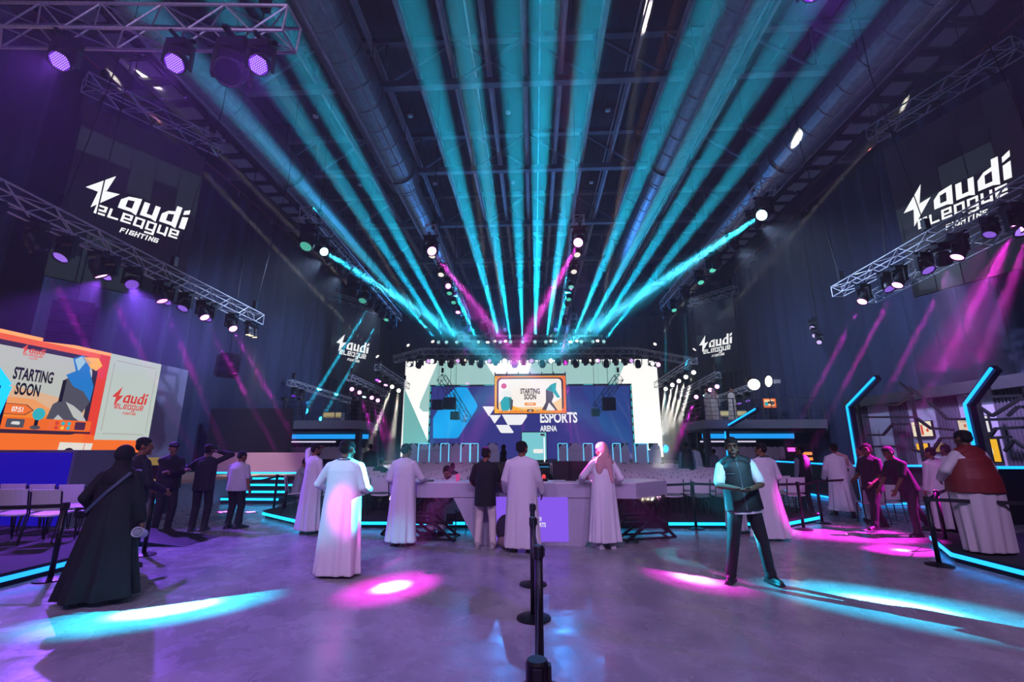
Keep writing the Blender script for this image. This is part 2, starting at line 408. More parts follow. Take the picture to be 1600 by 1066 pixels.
# ---------------------------------------------------------------- trusses
def truss(label, a, b, w=.4, h=None, step=None, r=.024, hang=None, group=None, m=None, hz=17.02):
    a, b = V(a), V(b); h = h or w; step = step or w * 1.15; m = m or ALU
    t = thing('lighting_truss', label, 'truss', a, 0, group)
    d = b - a; L = d.length; d = d / L
    x = d.cross(V((0, 0, 1))).normalized(); z = x.cross(d)
    P = lambda i, j, s: x * i * w / 2 + z * j * h / 2 + d * s
    for i, j in ((-1, -1), (1, -1), (1, 1), (-1, 1)):
        MB().tube(P(i, j, 0), P(i, j, L), r, n=7).build('chord', m, t)
    br = MB(); n = max(1, round(L / step)); q = L / n
    cs = [(-1, -1), (1, -1), (1, 1), (-1, 1)]
    for k in range(n):
        for c in range(4):
            u, v = cs[c], cs[(c + 1) % 4]
            if (k + c) % 2: u, v = v, u
            br.tube(P(*u, k * q), P(*v, (k + 1) * q), r * .55, n=5, cap=False)
    for s in (0, L):
        for c in range(4): br.tube(P(*cs[c], s), P(*cs[(c + 1) % 4], s), r * .7, n=5)
    br.build('bracing', m, t)
    if hang:
        for f in hang:
            hb = MB(); p = d * L * f
            wx = a.x + p.x; cx = wx
            for bx, cl in ((5.93, .95), (10.95, .95), (13.1, .85)):
                if abs(abs(wx) - bx) < cl: cx = math.copysign(bx - cl if abs(wx) < bx or bx > 12 else bx + cl, wx)
            k0, k1 = p + V((0, 0, h / 2)), V((p.x + cx - wx, p.y, 12.4 - a.z))
            if abs(cx - wx) < .01: hb.tube(k0, V((p.x, p.y, hz - a.z)), .012, n=5)
            else: hb.tube(k0, k1, .012, n=5).tube(k1, V((k1.x, k1.y, hz - a.z)), .012, n=5)
            hb.cbox(p + V((0, 0, h / 2 + .3)), (.14, .14, .3)); hb.build('hoist_cable', BLK, t)
    return t
# ---------------------------------------------------------------- lamps
def lens_mat(col, es):
    m = glow(col, es); m.cycles.emission_sampling = 'NONE'; return m
_base = MB().box((-.17, -.12, -.16), (.17, .12, -.03)); _base.box((-.24, -.03, -.03), (.24, .03, .012)); _base.box((-.03, -.24, -.03), (.03, .24, .012))
_yoke = MB().box((-.21, -.05, -.52), (-.17, .05, -.14)); _yoke.box((.17, -.05, -.52), (.21, .05, -.14)); _yoke.box((-.2, -.06, -.2), (.2, .06, -.15))
_head = MB().lathe([(.02, -.2), (.09, -.2), (.13, -.14), (.15, -.02), (.15, .08), (.14, .16), (.155, .18), (.155, .24), (.135, .24), (.13, .215)], 18)
_lens = MB().lathe([(.001, .222), (.08, .225), (.13, .215)], 18, close=False)
_par = MB().lathe([(.02, -.16), (.12, -.16), (.15, -.1), (.16, 0), (.165, .12), (.165, .16), (.15, .16), (.148, .13)], 20)
_pface = MB().lathe([(.001, .131), (.148, .13)], 20, close=False)
_pled = MB()
for i in range(-4, 5):
    for j in range(-4, 5):
        x, y = i * .031 + (j % 2) * .0155, j * .029
        if x * x + y * y < .0175: _pled.ell((x, y, .134), (.011, .011, .006), n=7, k=4)
_proto = {}
def lamp(kind, loc, aim, label, group, lens, es=4, beam=None, s=1.0, up=False):
    """hung lamp whose lens faces the point aim; beam = (colour, watts, full angle in degrees[, blend])"""
    loc, aim = V(loc), V(aim)
    t = thing('moving_light' if kind == 'spot' else 'par_light', label, 'stage light', loc, 0, group); t.scale = (s, s, -s if up else s)
    sg = -1 if up else 1
    piv = loc + V((0, 0, -.42 * s * sg)); d = (aim - piv).normalized()
    if up: d.z = -d.z
    def child(key, mb, name, m, par, smooth=False):
        if key not in _proto:
            o = mb.build(name, m, par, smooth); _proto[key] = o.data; return o
        o = bpy.data.objects.new(name, _proto[key]); COL.objects.link(o); o.parent = par; return o
    pan = math.atan2(d.y, d.x) - math.pi / 2
    child('base', _base, 'base', BLK, t)
    y = child('yoke', _yoke, 'yoke', BLK, t); y.rotation_euler = (0, 0, pan)
    q = V((0, 0, 1)).rotation_difference(d).to_euler()
    if kind == 'spot':
        h = child('head', _head, 'head', BLKP, t, True)
        child('lens%s%g' % (lens, es), _lens, 'lens', lens_mat(lens, es), h)
    else:
        h = child('parcan', _par, 'can', BLKP, t, True)
        child('pface%s' % lens, _pface, 'lens', lens_mat(lens, .16 * es), h)
        child('pled%s%g' % (lens, es), _pled, 'led_cluster', lens_mat('#c09aff' if es > 2 else lens, es * .25), h)
    h.location = (0, 0, -.42); h.rotation_euler = q
    for col, wt, ang, bl in ([] if not beam else [(*beam, .5)[:4]] + list(beam[4:])):
        l = bpy.data.lights.new('beam', 'SPOT'); l.energy = wt * BEAM; l.spot_size = R(ang); l.spot_blend = bl
        l.shadow_soft_size = .06; l.color = lin(col) if isinstance(col, str) else col
        o = bpy.data.objects.new('beam', l); COL.objects.link(o)
        dd = (aim - piv).normalized(); o.location = piv + dd * .32 * s; o.rotation_euler = dd.to_track_quat('-Z', 'Y').to_euler()
    return t
FILLW = 900; FANK = 6.3
CYH = (.09, .74, 1.0); MGH = (1.0, .09, .8)
CY = (.01, .64, 1.0); MG = (1.0, .02, .78); PU = (.32, .06, 1.0); WH = (1.0, .9, .72); WC = (.8, .92, 1.0); WHB = (1.0, .93, .8)
def ext(p, q, y):
    """place on the line p-q of the photograph at height y"""
    return (p[0] + (q[0] - p[0]) * (y - p[1]) / (q[1] - p[1]), y)
# ================================================================ rig: trusses
ARC, MEN = 'orange-screen', 'menu-wall'
def on(px_, py_, a, b):
    """point of the line a-b (seen from the eye) nearest to a place in the photograph"""
    d = (_CR @ V((px_ - 800, 533 - py_, -FPX))).normalized(); u = (b - a).normalized(); w = a - EYE
    k = d.dot(u); t = (k * d.dot(w) - u.dot(w)) / (1 - k * k)
    return a + u * min(max(t, .15), (b - a).length - .15)
# front truss over the entrance, in two halves
fa, fb = V((-11.5, 6.0, 8.95)), V((-3.95, 6.0, 8.42))
truss('big aluminium box truss overhead near the entrance, carrying three purple wash lamps', fa, fb, .42, .5, .55, .028, (.1, .55, .93))
ga, gb = V((3.0, 6.0, 9.45)), V((11.5, 6.0, 9.45))
truss('aluminium box truss overhead near the entrance, carrying one purple wash lamp', ga, gb, .42, .5, .55, .028, (.2, .8))
# outer slanted trusses with cyan movers
ol = (at(478, 332, Z=9.6), at(622, 497, Z=9.6)); orr = (at(1200, 288, Z=9.6), at(1037, 478, Z=9.6))
truss('long overhead box truss with cyan moving lights on the %s side' % ARC, *ol, .42, .42, .5, .026, (.08, .5, .92))
truss('long overhead box truss with cyan moving lights on the %s side' % MEN, *orr, .42, .42, .5, .026, (.08, .5, .92))
# inner slanted trusses with magenta movers
il = (at(672, 358, Z=9.6), at(731, 503, Z=9.6)); ir = (at(905, 343, Z=9.6), at(879, 498, Z=9.6))
truss('inner overhead truss with magenta moving lights on the %s side' % ARC, *il, .36, .36, .45, .022, (.05, .5, .95))
truss('inner overhead truss with magenta moving lights on the %s side' % MEN, *ir, .36, .36, .45, .022, (.05, .5, .95))
# side trusses with purple lamps
sl = (V((-10.7, 5.6, at(0, 300, X=-10.7).z)), at(404, 500, X=-10.7)); sr = (V((10.6, 6, at(1600, 290, X=10.6).z)), at(1308, 456, X=10.6))
sr2 = (V((11.3, 7, at(1600, 332, X=11.3).z)), at(1360, 467, X=11.3))
truss('long side truss of purple and magenta lamps along the drape above the orange screen', *sl, .4, .4, .5, .022, (.3, .6, .97))
truss('longer upper side truss of magenta lamps along the drape above the menu wall', *sr, .36, .36, .5, .02, (.3, .6, .97))
truss('shorter lower side truss along the drape above the menu wall', *sr2, .32, .32, .45, .018, (.3, .9))
# short trusses that carry the hanging signs
tsl = (at(132, 128, Z=12.4), at(346, 232, Z=12.4)); tsr = (at(1592, 70, Z=12.4), at(1362, 212, Z=12.4))
truss('short truss carrying the big bolt logo banner above the orange screen', *tsl, .5, .45, .5, .024, (.1, .9))
truss('short truss carrying the big bolt logo banner above the menu wall', *tsr, .5, .45, .5, .024, (.1, .9))
fsl = (at(517, 462, Z=11.8), at(597, 487, Z=11.8)); fsr = (at(1150, 452, Z=11.8), at(1076, 474, Z=11.8))
truss('short truss carrying the small far sign on the %s side' % ARC, *fsl, .45, .45, .5, .022, (.1, .9))
truss('short truss carrying the small far sign on the %s side' % MEN, *fsr, .45, .45, .5, .022, (.1, .9))
# stage trusses
SY = 30.0
st = (at(662, 550, Y=SY), at(990, 549, Y=SY))
truss('main stage truss above the white screen, full of moving lights', *st, .42, .42, .5, .024, (.05, .35, .65, .95))
truss('sloping end piece of the stage truss on the %s side' % ARC, at(616, 562, Y=SY), at(660, 550, Y=SY), .42, .42, .5, .024, (.3,))
truss('sloping end piece of the stage truss on the %s side' % MEN, at(992, 549, Y=SY), at(1087, 566, Y=SY), .42, .42, .5, .024, (.6,))
truss('slim upper cross truss above the main stage truss', at(715, 529, Y=31.5), at(941, 529, Y=31.5), .4, .4, .5, .02, (.05, .95))
il2 = (at(756, 499, Y=26), at(769, 540, Y=29.6)); ir2 = (at(897, 494, Y=26), at(884, 540, Y=29.6))
truss('short inner stage truss with white lamps on the %s side' % ARC, *il2, .36, .36, .45, .02, (.05, .9))
truss('short inner stage truss with white lamps on the %s side' % MEN, *ir2, .36, .36, .45, .02, (.05, .9))
w1l = (at(590, 574, Y=26.5), at(636, 604, Y=31)); w1r = (at(1085, 564, Y=26.5), at(1026, 602, Y=32))
w2l = (at(546, 590, Y=26), at(602, 616, Y=29)); w2r = (at(1122, 586, Y=26), at(1066, 616, Y=29.5))
w3l = (at(452, 598, Y=25), at(553, 628, Y=30)); w3r = (at(1172, 606, Y=26), at(1118, 625, Y=30))
TW = {'w1l': w1l, 'w1r': w1r, 'w2l': w2l, 'w2r': w2r, 'w3l': w3l, 'w3r': w3r}
for s, sd in (('l', ARC), ('r', MEN)):
    truss('side stage truss of white beam lamps beside the white screen on the %s side' % sd, *TW['w1' + s], .36, .36, .45, .02, (.05, .9))
    truss('low side stage truss of magenta lamps over the balcony end on the %s side' % sd, *TW['w2' + s], .34, .34, .45, .02, (.05, .9))
    truss('low outer truss above the balcony railing on the %s side' % sd, *TW['w3' + s], .32, .32, .45, .018, (.05, .9))
# ================================================================ rig: lamps
def below(p, dz=.22): return V((p.x, p.y, p.z - dz))
def hang_row(name, tr, items, group, s=1.0, dz=.236):
    """items: (px, py, lens colour, lens strength, aim or None, beam or None, kind)"""
    for i, it in enumerate(items):
        px_, py_, lc, es, aim, bm = it[:6]; kind = it[6] if len(it) > 6 else 'spot'; sc = it[7] if len(it) > 7 else s
        p = on(px_, py_, V(tr[0]) - V((0, 0, .75)), V(tr[1]) - V((0, 0, .75)))
        p = V((p.x, p.y, p.z + .75 - dz))
        aim = p + V((0, -1.5, -3)) if aim is None else aim
        what = 'moving light' if kind == 'spot' else 'wash lamp'
        lit = {CYL: 'cyan-white lens', MGL: 'magenta lens', PUL: 'purple lens', WHL: 'white lens', TEL: 'dim teal lens', DKL: 'unlit dark lens', WML: 'warm white lens'}[lc]
        lamp(kind, p, aim, '%s, %s, %s from the entrance on the %s' % (what, lit, ORD[i], name), group, lc, es, bm, sc)
CYL, MGL, PUL, WHL, TEL, DKL, WML = '#b8fbff', '#ff8ff0', '#8a3cff', '#fff6ee', '#63e0c4', '#20222a', '#ffe6b8'
G = lambda x, y: at(x, y, Z=0)
up3 = lambda p: at(p[0], p[1], Z=14.0)
KW = 1000; BLUEW = 800; DRW = 900
# --- outer trusses (cyan)
LA = [(484, 372, TEL, .6, None, None, 'spot', 1.5), (503, 392, CYL, 8, G(1400, 947), (CYH, 1200 * KW, 2.1, 1, (CY, 90 * KW, 5.5, 1)), 'spot', 1.15), (516, 407, TEL, .8, V((-14.5, 15, 5)), ((.42, .56, .9), DRW, 100, 1)), (528, 424, CYL, 3, G(528, 735), (CY, 120 * KW, 1.8)),
      (539, 430, TEL, .8, V((-14.5, 21, 5)), ((.42, .56, .9), DRW, 100, 1)), (560, 440, DKL, .1, None, None, 'spot', 1.5), (577, 455, TEL, .5, None, None, 'spot', 1.4), (581, 474, CYL, 8, G(*ext((581, 474), (460, 670), 735)), (CY, 3500 * KW, 1.6), 'spot', 1.1),
      (592, 484, TEL, .8, V((-14.5, 28, 5)), ((.42, .56, .9), DRW, 100, 1)), (599, 491, CYL, 8, G(*ext((599, 491), (500, 660), 735)), (CY, 2600 * KW, 1.6), 'spot', 1.1), (606, 497, TEL, .8, None, None), (620, 500, DKL, .1, None, None, 'spot', 1.3)]
hang_row('%s side outer truss' % ARC, ol, LA, 'moving lights on the outer truss, arcade screen side')
RA = [(1185, 325, CYL, 9, G(262, 951), (CYH, 2000 * KW, 2.1, 1, (CY, 130 * KW, 5, 1)), 'spot', 1.25), (1179, 353, TEL, 1.2, V((14.5, 15, 5)), ((.42, .56, .9), DRW, 100, 1)), (1147, 386, TEL, 1.2, V((14.5, 20, 5)), ((.42, .56, .9), DRW, 100, 1)), (1114, 410, CYL, 5, G(1127, 735), (CY, 500 * KW, 1.8)), (1111, 420, TEL, 1, None, None),
      (1095, 441, TEL, 1, None, None), (1067, 461, CYL, 3, G(1075, 730), (CY, 170 * KW, 1.8)), (1072, 464, TEL, 1, V((14.5, 28, 5)), ((.42, .56, .9), DRW, 100, 1)), (1052, 483, TEL, 1, None, None), (1037, 493, CYL, 5, G(1040, 728), (CY, 400 * KW, 1.8))]
hang_row('%s side outer truss' % MEN, orr, RA, 'moving lights on the outer truss, menu screens side')
# --- inner trusses (magenta)
LB = [(676, 383, MGL, 9, G(1085, 904), (MGH, 500 * KW, 2.2, 1, (MG, 26 * KW, 5, 1)), 'spot', 1.25), (672, 402, WHL, 1, G(560, 800), None), (687, 431, WHL, 1, None, None), (705, 449, MGL, 4, at(940, 708, Z=1.6), (MG, 60 * KW, 1.9)), (700, 460, TEL, .8, None, None),
      (707, 474, TEL, .8, None, None), (719, 487, MGL, 4, None, None), (732, 506, MGL, 7, G(735, 722), (MG, 70 * KW, 2.6))]
hang_row('%s side inner truss' % ARC, il, LB, 'moving lights on the inner truss, orange-screen side', s=.95, dz=.202)
RB = [(913, 375, MGL, 9, G(612, 917), (MGH, 900 * KW, 2.0, 1, (MG, 36 * KW, 5.4, 1)), 'spot', 1.25), (895, 398, WHL, 1, None, None), (888, 424, WHL, 1, None, None), (898, 437, MGL, 6, G(866, 722), (MG, 60 * KW, 3)), (884, 448, TEL, .8, None, None),
      (879, 467, TEL, .8, None, None), (887, 476, MGL, 6, G(880, 722), (MG, 50 * KW, 3)), (879, 506, MGL, 6, G(874, 722), (MG, 50 * KW, 3))]
hang_row('%s side inner truss' % MEN, ir, RB, 'moving lights on the inner truss, menu-wall side', s=.95, dz=.202)
# --- purple side lamps
def side(p, q, w, y=800): return G(*ext(p, q, y)), (MG, w * KW * 4, 1.7)
LF = [(0, 329, PUL, 4, None, None, 'par'), (67, 361, MGL, 6, *side((67, 361), (150, 545), 78)), (111, 387, PUL, 4, None, None, 'par'), (162, 407, MGL, 5, *side((162, 407), (235, 560), 84)), (178, 418, PUL, 5, None, (PU, 1.6 * KW, 70), 'par'),
      (212, 435, PUL, 2.5, G(330, 880), ((.25, .08, 1.0), 4 * KW, 50, 1), 'par'), (257, 452, MGL, 3, *side((257, 452), (310, 590), 90)), (269, 461, PUL, 3, None, None, 'par'), (294, 473, PUL, 3, None, None, 'par'), (321, 484, MGL, 6, *side((321, 484), (352, 545), 90)),
      (330, 491, PUL, 3, None, None, 'par'), (365, 505, MGL, 6, *side((365, 505), (405, 580), 90))]
hang_row('%s side drape truss' % ARC, sl, LF, 'lamps on the side truss, orange-screen side', dz=.222)
RG = [(1655, 372, MGL, 7, G(1410, 860), (MGH, 160 * KW, 2.2, 1, (MG, 28 * KW, 8, 1))), (1594, 352, MGL, 6, G(1335, 835), (MG, 800 * KW, 1.7, .5, (MG, 32 * KW, 17, 1))), (1580, 341, PUL, 6, None, (PU, 1.6 * KW, 70), 'par', 1.2), (1540, 360, PUL, 3, G(1330, 835), (MG, .7 * KW, 30, 1), 'par', .8),
      (1490, 382, MGL, 7, *side((1490, 382), (1365, 640), 80, 815)), (1467, 400, PUL, 3, V((13.3, 14.5, 1.5)), ((.62, .45, 1.0), 2.2 * KW, 60, 1), 'par'), (1439, 414, PUL, 3, None, None, 'par'), (1398, 430, MGL, 7, *side((1398, 430), (1290, 650), 75, 805)),
      (1381, 444, PUL, 3, None, None, 'par'), (1344, 459, MGL, 7, *side((1344, 459), (1250, 650), 65, 800))]
hang_row('%s side upper drape truss' % MEN, sr, RG, 'lamps on the side truss, menu-wall side', dz=.2)
for i, (x, y) in enumerate([(385, 523), (393, 516), (401, 519)]):
    p = on(x, y, V(sl[0]) - V((0, 0, .6)), V(sl[1]) - V((0, 0, .6))); p.z += .6 - .222
    lamp('spot', p, at(x + 10, y + 200, X=-10), 'small warm white lamp, %s of three at the far end of the orange-screen side truss' % ORD[i], 'warm lamps at the side truss end', WML, 5, (WH, .35 * KW, 30), .8)
hb = thing('hanging_bracket', 'black pole bracket carrying three small lilac lamps before the drape above the menu wall', 'bracket', at(1276, 498, X=13.6))
bp = MB().tube((0, 0, -1.2), (0, 0, 17.02 - hb.location.z), .025, n=6)
for i, (x, y) in enumerate([(1272, 512), (1279, 522), (1268, 500)]):
    p = at(x, y, X=13.6); q = p - hb.location; bp.bar((0, 0, q.z + .04), (0, q.y, q.z + .04), .06)
    lamp('spot', p, at(x - 60, y + 200, X=8), 'small lilac lamp, %s of the cluster hanging before the drape above the menu wall' % ORD[i], 'lamp cluster before the drape', '#b9a6e8', 1.5, None, .8)
bp.build('pole', BLK, hb)
# --- purple wash lamps and a dark mover on the entrance trusses
WASH = .4 * KW
for i, (x, y) in enumerate([(88, 68), (275, 92), (400, 75)]):
    p = on(x, y, fa - V((0, 0, .7)), fb - V((0, 0, .7))); p.z += .7 - .278
    lamp('par', p, V((p.x + .9, p.y - 2.2, p.z - 3.4)), 'purple led wash lamp, %s of three from the drape end of the entrance truss' % ORD[i], 'purple wash lamps on the entrance truss', PUL, 7, (PU, WASH, 70, 1), .98)
p = on(358, 96, fa - V((0, 0, .9)), fb - V((0, 0, .9))); p.z += .9 - .278
lamp('spot', p, p + V((.3, -.6, -1.2)), 'large dark unlit moving light between two purple wash lamps on the entrance truss', None, DKL, .1, None, 1.4)
p = at(1274, 22, Y=6)
lamp('par', V((p.x, 6, ga.z - .278)), V((p.x - .9, 3.8, ga.z - 3.6)), 'purple led wash lamp hanging near the ceiling on the menu-wall side of the entrance', None, PUL, 7, (PU, WASH, 70, 1), 1.0)
# added unseen truss of lavender fill lamps, high behind the viewer
ha, hb2 = V((-8, -2.5, 9.6)), V((8, -2.5, 9.6))
truss('added truss carrying fill lamps out of view behind the viewer', ha, hb2, .42, .42, .5, .026, (.1, .9))
for i, x in enumerate((-6, -2, 2, 6)):
    lamp('par', V((x, -2.5, 9.6 - .236)), V((x * .9, 9, 1)), 'added lavender fill lamp out of view behind the viewer, %s from the orange-screen side' % ORD[i], 'added fill lamps behind the viewer', '#d8c8ff', 2, ((.72, .46, 1.0), FILLW, 95, 1), 1.0)
# coloured profile spots on the added truss that paint the people from behind the viewer
for i, (x, tgt, c, w, a_, cn) in enumerate([(-4.6, (-2.5, 6.4, .75), MG, 5.5, 2.9, 'magenta'), (-7.2, (-2.95, 6.4, 1.15), (.1, .75, 1), 2.4, 6.5, 'cyan'), (-.6, (1.05, 8.35, 1.62), (1, .1, .42), 120, 1.4, 'pink'), (4.2, (4.9, 9.2, .6), MG, 9, 4.5, 'magenta'), (3.2, (2.5, 6.4, 1.2), (.1, .75, 1), 6, 4.5, 'cyan')]):
    lamp('spot', V((x, -2.5, 9.6 - .236)), V(tgt), '%s profile lamp over the entrance doors, %s of five from the orange-screen side' % (cn, ORD[(0, 1, 2, 4, 3).index(i) if 0 else (1, 0, 2, 4, 3)[i]]), 'profile lamps over the doors', CYL if cn == 'cyan' else MGL, 5, (c, w * KW, a_, .6), 1.0)
# --- stage truss row
row = [(641, 0), (660, 1), (671, 2), (678, 3), (691, 3), (706, 1), (718, 2), (725, 3), (737, 4), (751.5, 1), (766.6, 2), (776, 3), (789, 3), (803.5, 1), (818, 4), (831, 2), (847, 1), (859, 3), (872, 3), (883, 4), (898, 1), (913, 3), (923, 3), (933.5, 2), (946.5, 1), (961, 3), (975, 3), (983.6, 2), (992, 1), (1017, 0), (1026, 4)]
LC = {0: (WHL, 2), 1: (DKL, .1), 2: ('#d9a8f2', 1.2), 3: (WHL, 9), 4: (MGL, 8)}
stl = (at(616, 562, Y=SY), at(660, 550, Y=SY)); strr = (at(992, 549, Y=SY), at(1087, 566, Y=SY))
seg = lambda x: stl if x < 661 else strr if x > 991 else st
KEYS = {691: (660, 700), 725: (694, 712), 776: (735, 640), 872: (905, 690), 913: (975, 690), 923: (985, 660), 961: (1000, 700), 975: (1010, 660)}
for i, (x, k) in enumerate(row):
    p = on(x, 553, *seg(x)); p.z -= .21 + .024; lc, es = LC[k]
    lit = {0: 'soft white lens', 1: 'unlit barrel', 2: 'lilac lens', 3: 'bright white lens', 4: 'magenta lens'}[k]
    aim = p + V((random.uniform(-.6, .6), -2.2, -.55 if k != 1 else -3)); bm = None
    if x in KEYS: aim = at(*KEYS[x], Y=33.5); bm = (WH, 110 * KW, 1.9)
    if k == 4 and x < 1000: aim = at(x + (x - 826) * .2, 712, Y=31); bm = (MG, 150 * KW, 2.6)
    lamp('spot', p, aim, 'moving light, %s, under the main stage truss, %s from the %s side' % (lit, ORD[i] if i < 30 else 'last', ARC), 'moving lights under the main stage truss', lc, es, bm, 1.3 if k == 1 else 1.05)
# cyan beams that rise from the stage truss: (start x, x at height 250 of the photograph)
fan = [(686, 429), (698, 503), (714, 552), (748, 605), (782, 705), (798, 753), (817, 805), (836, 844), (853, 896), (868, 936), (893, 1014), (908, 1072), (926, 1112), (943, 1172)]
FP = [.7, .8, .9, 1, 1, 1.1, 1, 1.5, 1.2, .9, 1, .9, .9, .75]
for i, (x, x2) in enumerate(fan):
    p = on(x, 549, *st); p.z += .21 + .024
    lamp('spot', p, at(*ext((x, 552), (x2, 250), -150), Z=10.5), 'upright moving light throwing a cyan beam from the stage truss, %s from the %s side' % (ORD[i], ARC), 'cyan beam lights on the stage truss', CYL, .8, (CY, 290 * KW * FP[i] * FANK, 1.85, .6), .9, up=True)
thin = [((677, 554), (640, 490), WH, 45, 'up past the orange-screen end of the fan'), ((790, 545), (764, 320), WH, 60, 'up close to the orange-screen inner truss'), ((773, 545), (750, 352), WH, 40, 'between two others by the orange-screen inner truss'), ((861, 548), (874, 393), WH, 60, 'up near the menu-wall inner truss'), ((934, 552), (960, 369), WH, 50, 'beyond the menu-wall inner truss'), ((901, 545), (960, 340), (1, .38, .12), 45, 'up to the roof'),
        ((641, 562), (540, 455), WH, 60, 'from the orange-screen end of the stage truss'), ((1022, 558), (1100, 440), WH, 60, 'from the menu-wall end of the stage truss'), ((1082, 562), (1290, 310), WH, 75, 'over the far banner on the menu-wall side'), ((593, 572), (330, 285), WH, 75, 'over the far banner on the orange-screen side')]
for i, (p, q, c, w, w_) in enumerate(thin):
    tr = w1r if p[0] > 1050 else w1l if p[0] < 600 else seg(p[0])
    a = on(p[0], p[1], *tr); a.z += .234 if tr not in (w1l, w1r) else .2
    dst = ext(p, q, 120 if abs(q[0] - p[0]) < 130 else q[1] - 90)
    lamp('spot', a, at(dst[0], dst[1], Z=14.2) if abs(q[0] - p[0]) < 160 else at(dst[0], dst[1], X=math.copysign(14.4, q[0] - 835)), 'small upright lamp throwing a narrow %s beam %s' % ('orange' if c[2] < .2 else 'white', w_), 'narrow white beam lights', WHL, 1.5, (c, w * KW * 5.5, 1.0, .5), .9, up=True)
# blue wash lamps added on the slim upper truss to tint roof and haze
for i, x in enumerate((735, 790, 868, 922)):
    p = on(x, 529, at(715, 529, Y=31.5), at(941, 529, Y=31.5)); p.z += .22
    lamp('par', p, V((p.x * 2.6, 6, 12)), 'added blue wash lamp on the slim upper truss, %s from the orange-screen side' % ORD[i], 'added blue wash lamps on the upper truss', '#4a78ff', 3, ((.04, .3, 1.0), BLUEW, 80, 1), .9, up=True)
# --- stage side trusses
def stage_row(nm, tr, items, group, s=.9): hang_row(nm, tr, items, group, s=s, dz={0: .2, 1: .19, 2: .178}[0 if tr in (w1l, w1r, il2, ir2) else 1 if tr in (w2l, w2r) else 2])
fl = lambda p, q, y=770: at(*ext(p, q, y), Z=.3)
stage_row('%s side white beam truss' % ARC, w1l, [(586, 586, PUL, 5, None, None), (595, 593, MGL, 5, None, None), (605, 600, MGL, 5, None, None), (614, 606, WHL, 8, fl((614, 606), (594, 656)), (WHB, 408 * KW, 1.6)), (624, 612, WHL, 8, fl((624, 612), (609, 721)), (WHB, 408 * KW, 1.6))], 'white beam lamps beside the screen')
stage_row('%s side white beam truss' % MEN, w1r, [(1083, 583, WHL, 9, fl((1083, 583), (1044, 720)), (WHB, 748 * KW, 1.6)), (1070, 589, WHL, 9, fl((1070, 589), (1037, 718)), (WHB, 748 * KW, 1.6)), (1058, 594, WHL, 9, fl((1058, 594), (1034, 700)), (WHB, 612 * KW, 1.6)), (1047, 599, WHL, 8, fl((1047, 599), (1031, 690)), (WHB, 544 * KW, 1.6)), (1037, 606, WHL, 8, fl((1037, 606), (1029, 680)), (WHB, 408 * KW, 1.6))], 'white beam lamps beside the screen')
stage_row('%s side balcony end truss' % ARC, w2l, [(551, 608, MGL, 5, fl((551, 608), (580, 690)), (MG, 170 * KW, 1.7)), (563, 613, MGL, 5, fl((563, 613), (590, 700)), (MG, 170 * KW, 1.7)), (573, 615, CYL, 3, None, None), (583, 620, MGL, 5, fl((583, 620), (608, 710)), (MG, 170 * KW, 1.7)), (592, 625, MGL, 5, fl((592, 625), (618, 710)), (MG, 170 * KW, 1.7))], 'magenta lamps over the balcony ends')
stage_row('%s side balcony end truss' % MEN, w2r, [(1120, 603, MGL, 6, fl((1120, 603), (1062, 715)), (MG, 260 * KW, 1.8)), (1107, 607, MGL, 6, fl((1107, 607), (1058, 712)), (MG, 260 * KW, 1.8)), (1096, 611, CYL, 3, None, None), (1085, 618, MGL, 6, fl((1085, 618), (1050, 706)), (MG, 260 * KW, 1.8))], 'magenta lamps over the balcony ends')
stage_row('%s side outer balcony truss' % ARC, w3l, [(462, 614, PUL, 2, None, None, 'par'), (473, 617, PUL, 2, None, None, 'par')], 'purple lamps on the outer balcony trusses')
stage_row('%s side outer balcony truss' % MEN, w3r, [(1163, 618, PUL, 3, None, None, 'par'), (1150, 622, PUL, 3, None, None, 'par'), (1138, 626, PUL, 3, None, None, 'par')], 'purple lamps on the outer balcony trusses')
stage_row('%s side short stage truss' % ARC, il2, [(760, 512, WHL, 6, at(722, 553, Y=29), (WH, 60 * KW, 2.2)), (764, 523, WHL, 6, at(735, 552, Y=29), (WH, 60 * KW, 2.2)), (768, 535, WHL, 4, None, None)], 'white lamps on the short inner stage trusses', .8)
stage_row('%s side short stage truss' % MEN, ir2, [(893, 512, WHL, 6, at(926, 553, Y=29), (WH, 60 * KW, 2.2)), (889, 523, WHL, 6, at(915, 552, Y=29), (WH, 60 * KW, 2.2)), (886, 535, WHL, 4, None, None)], 'white lamps on the short inner stage trusses', .8)
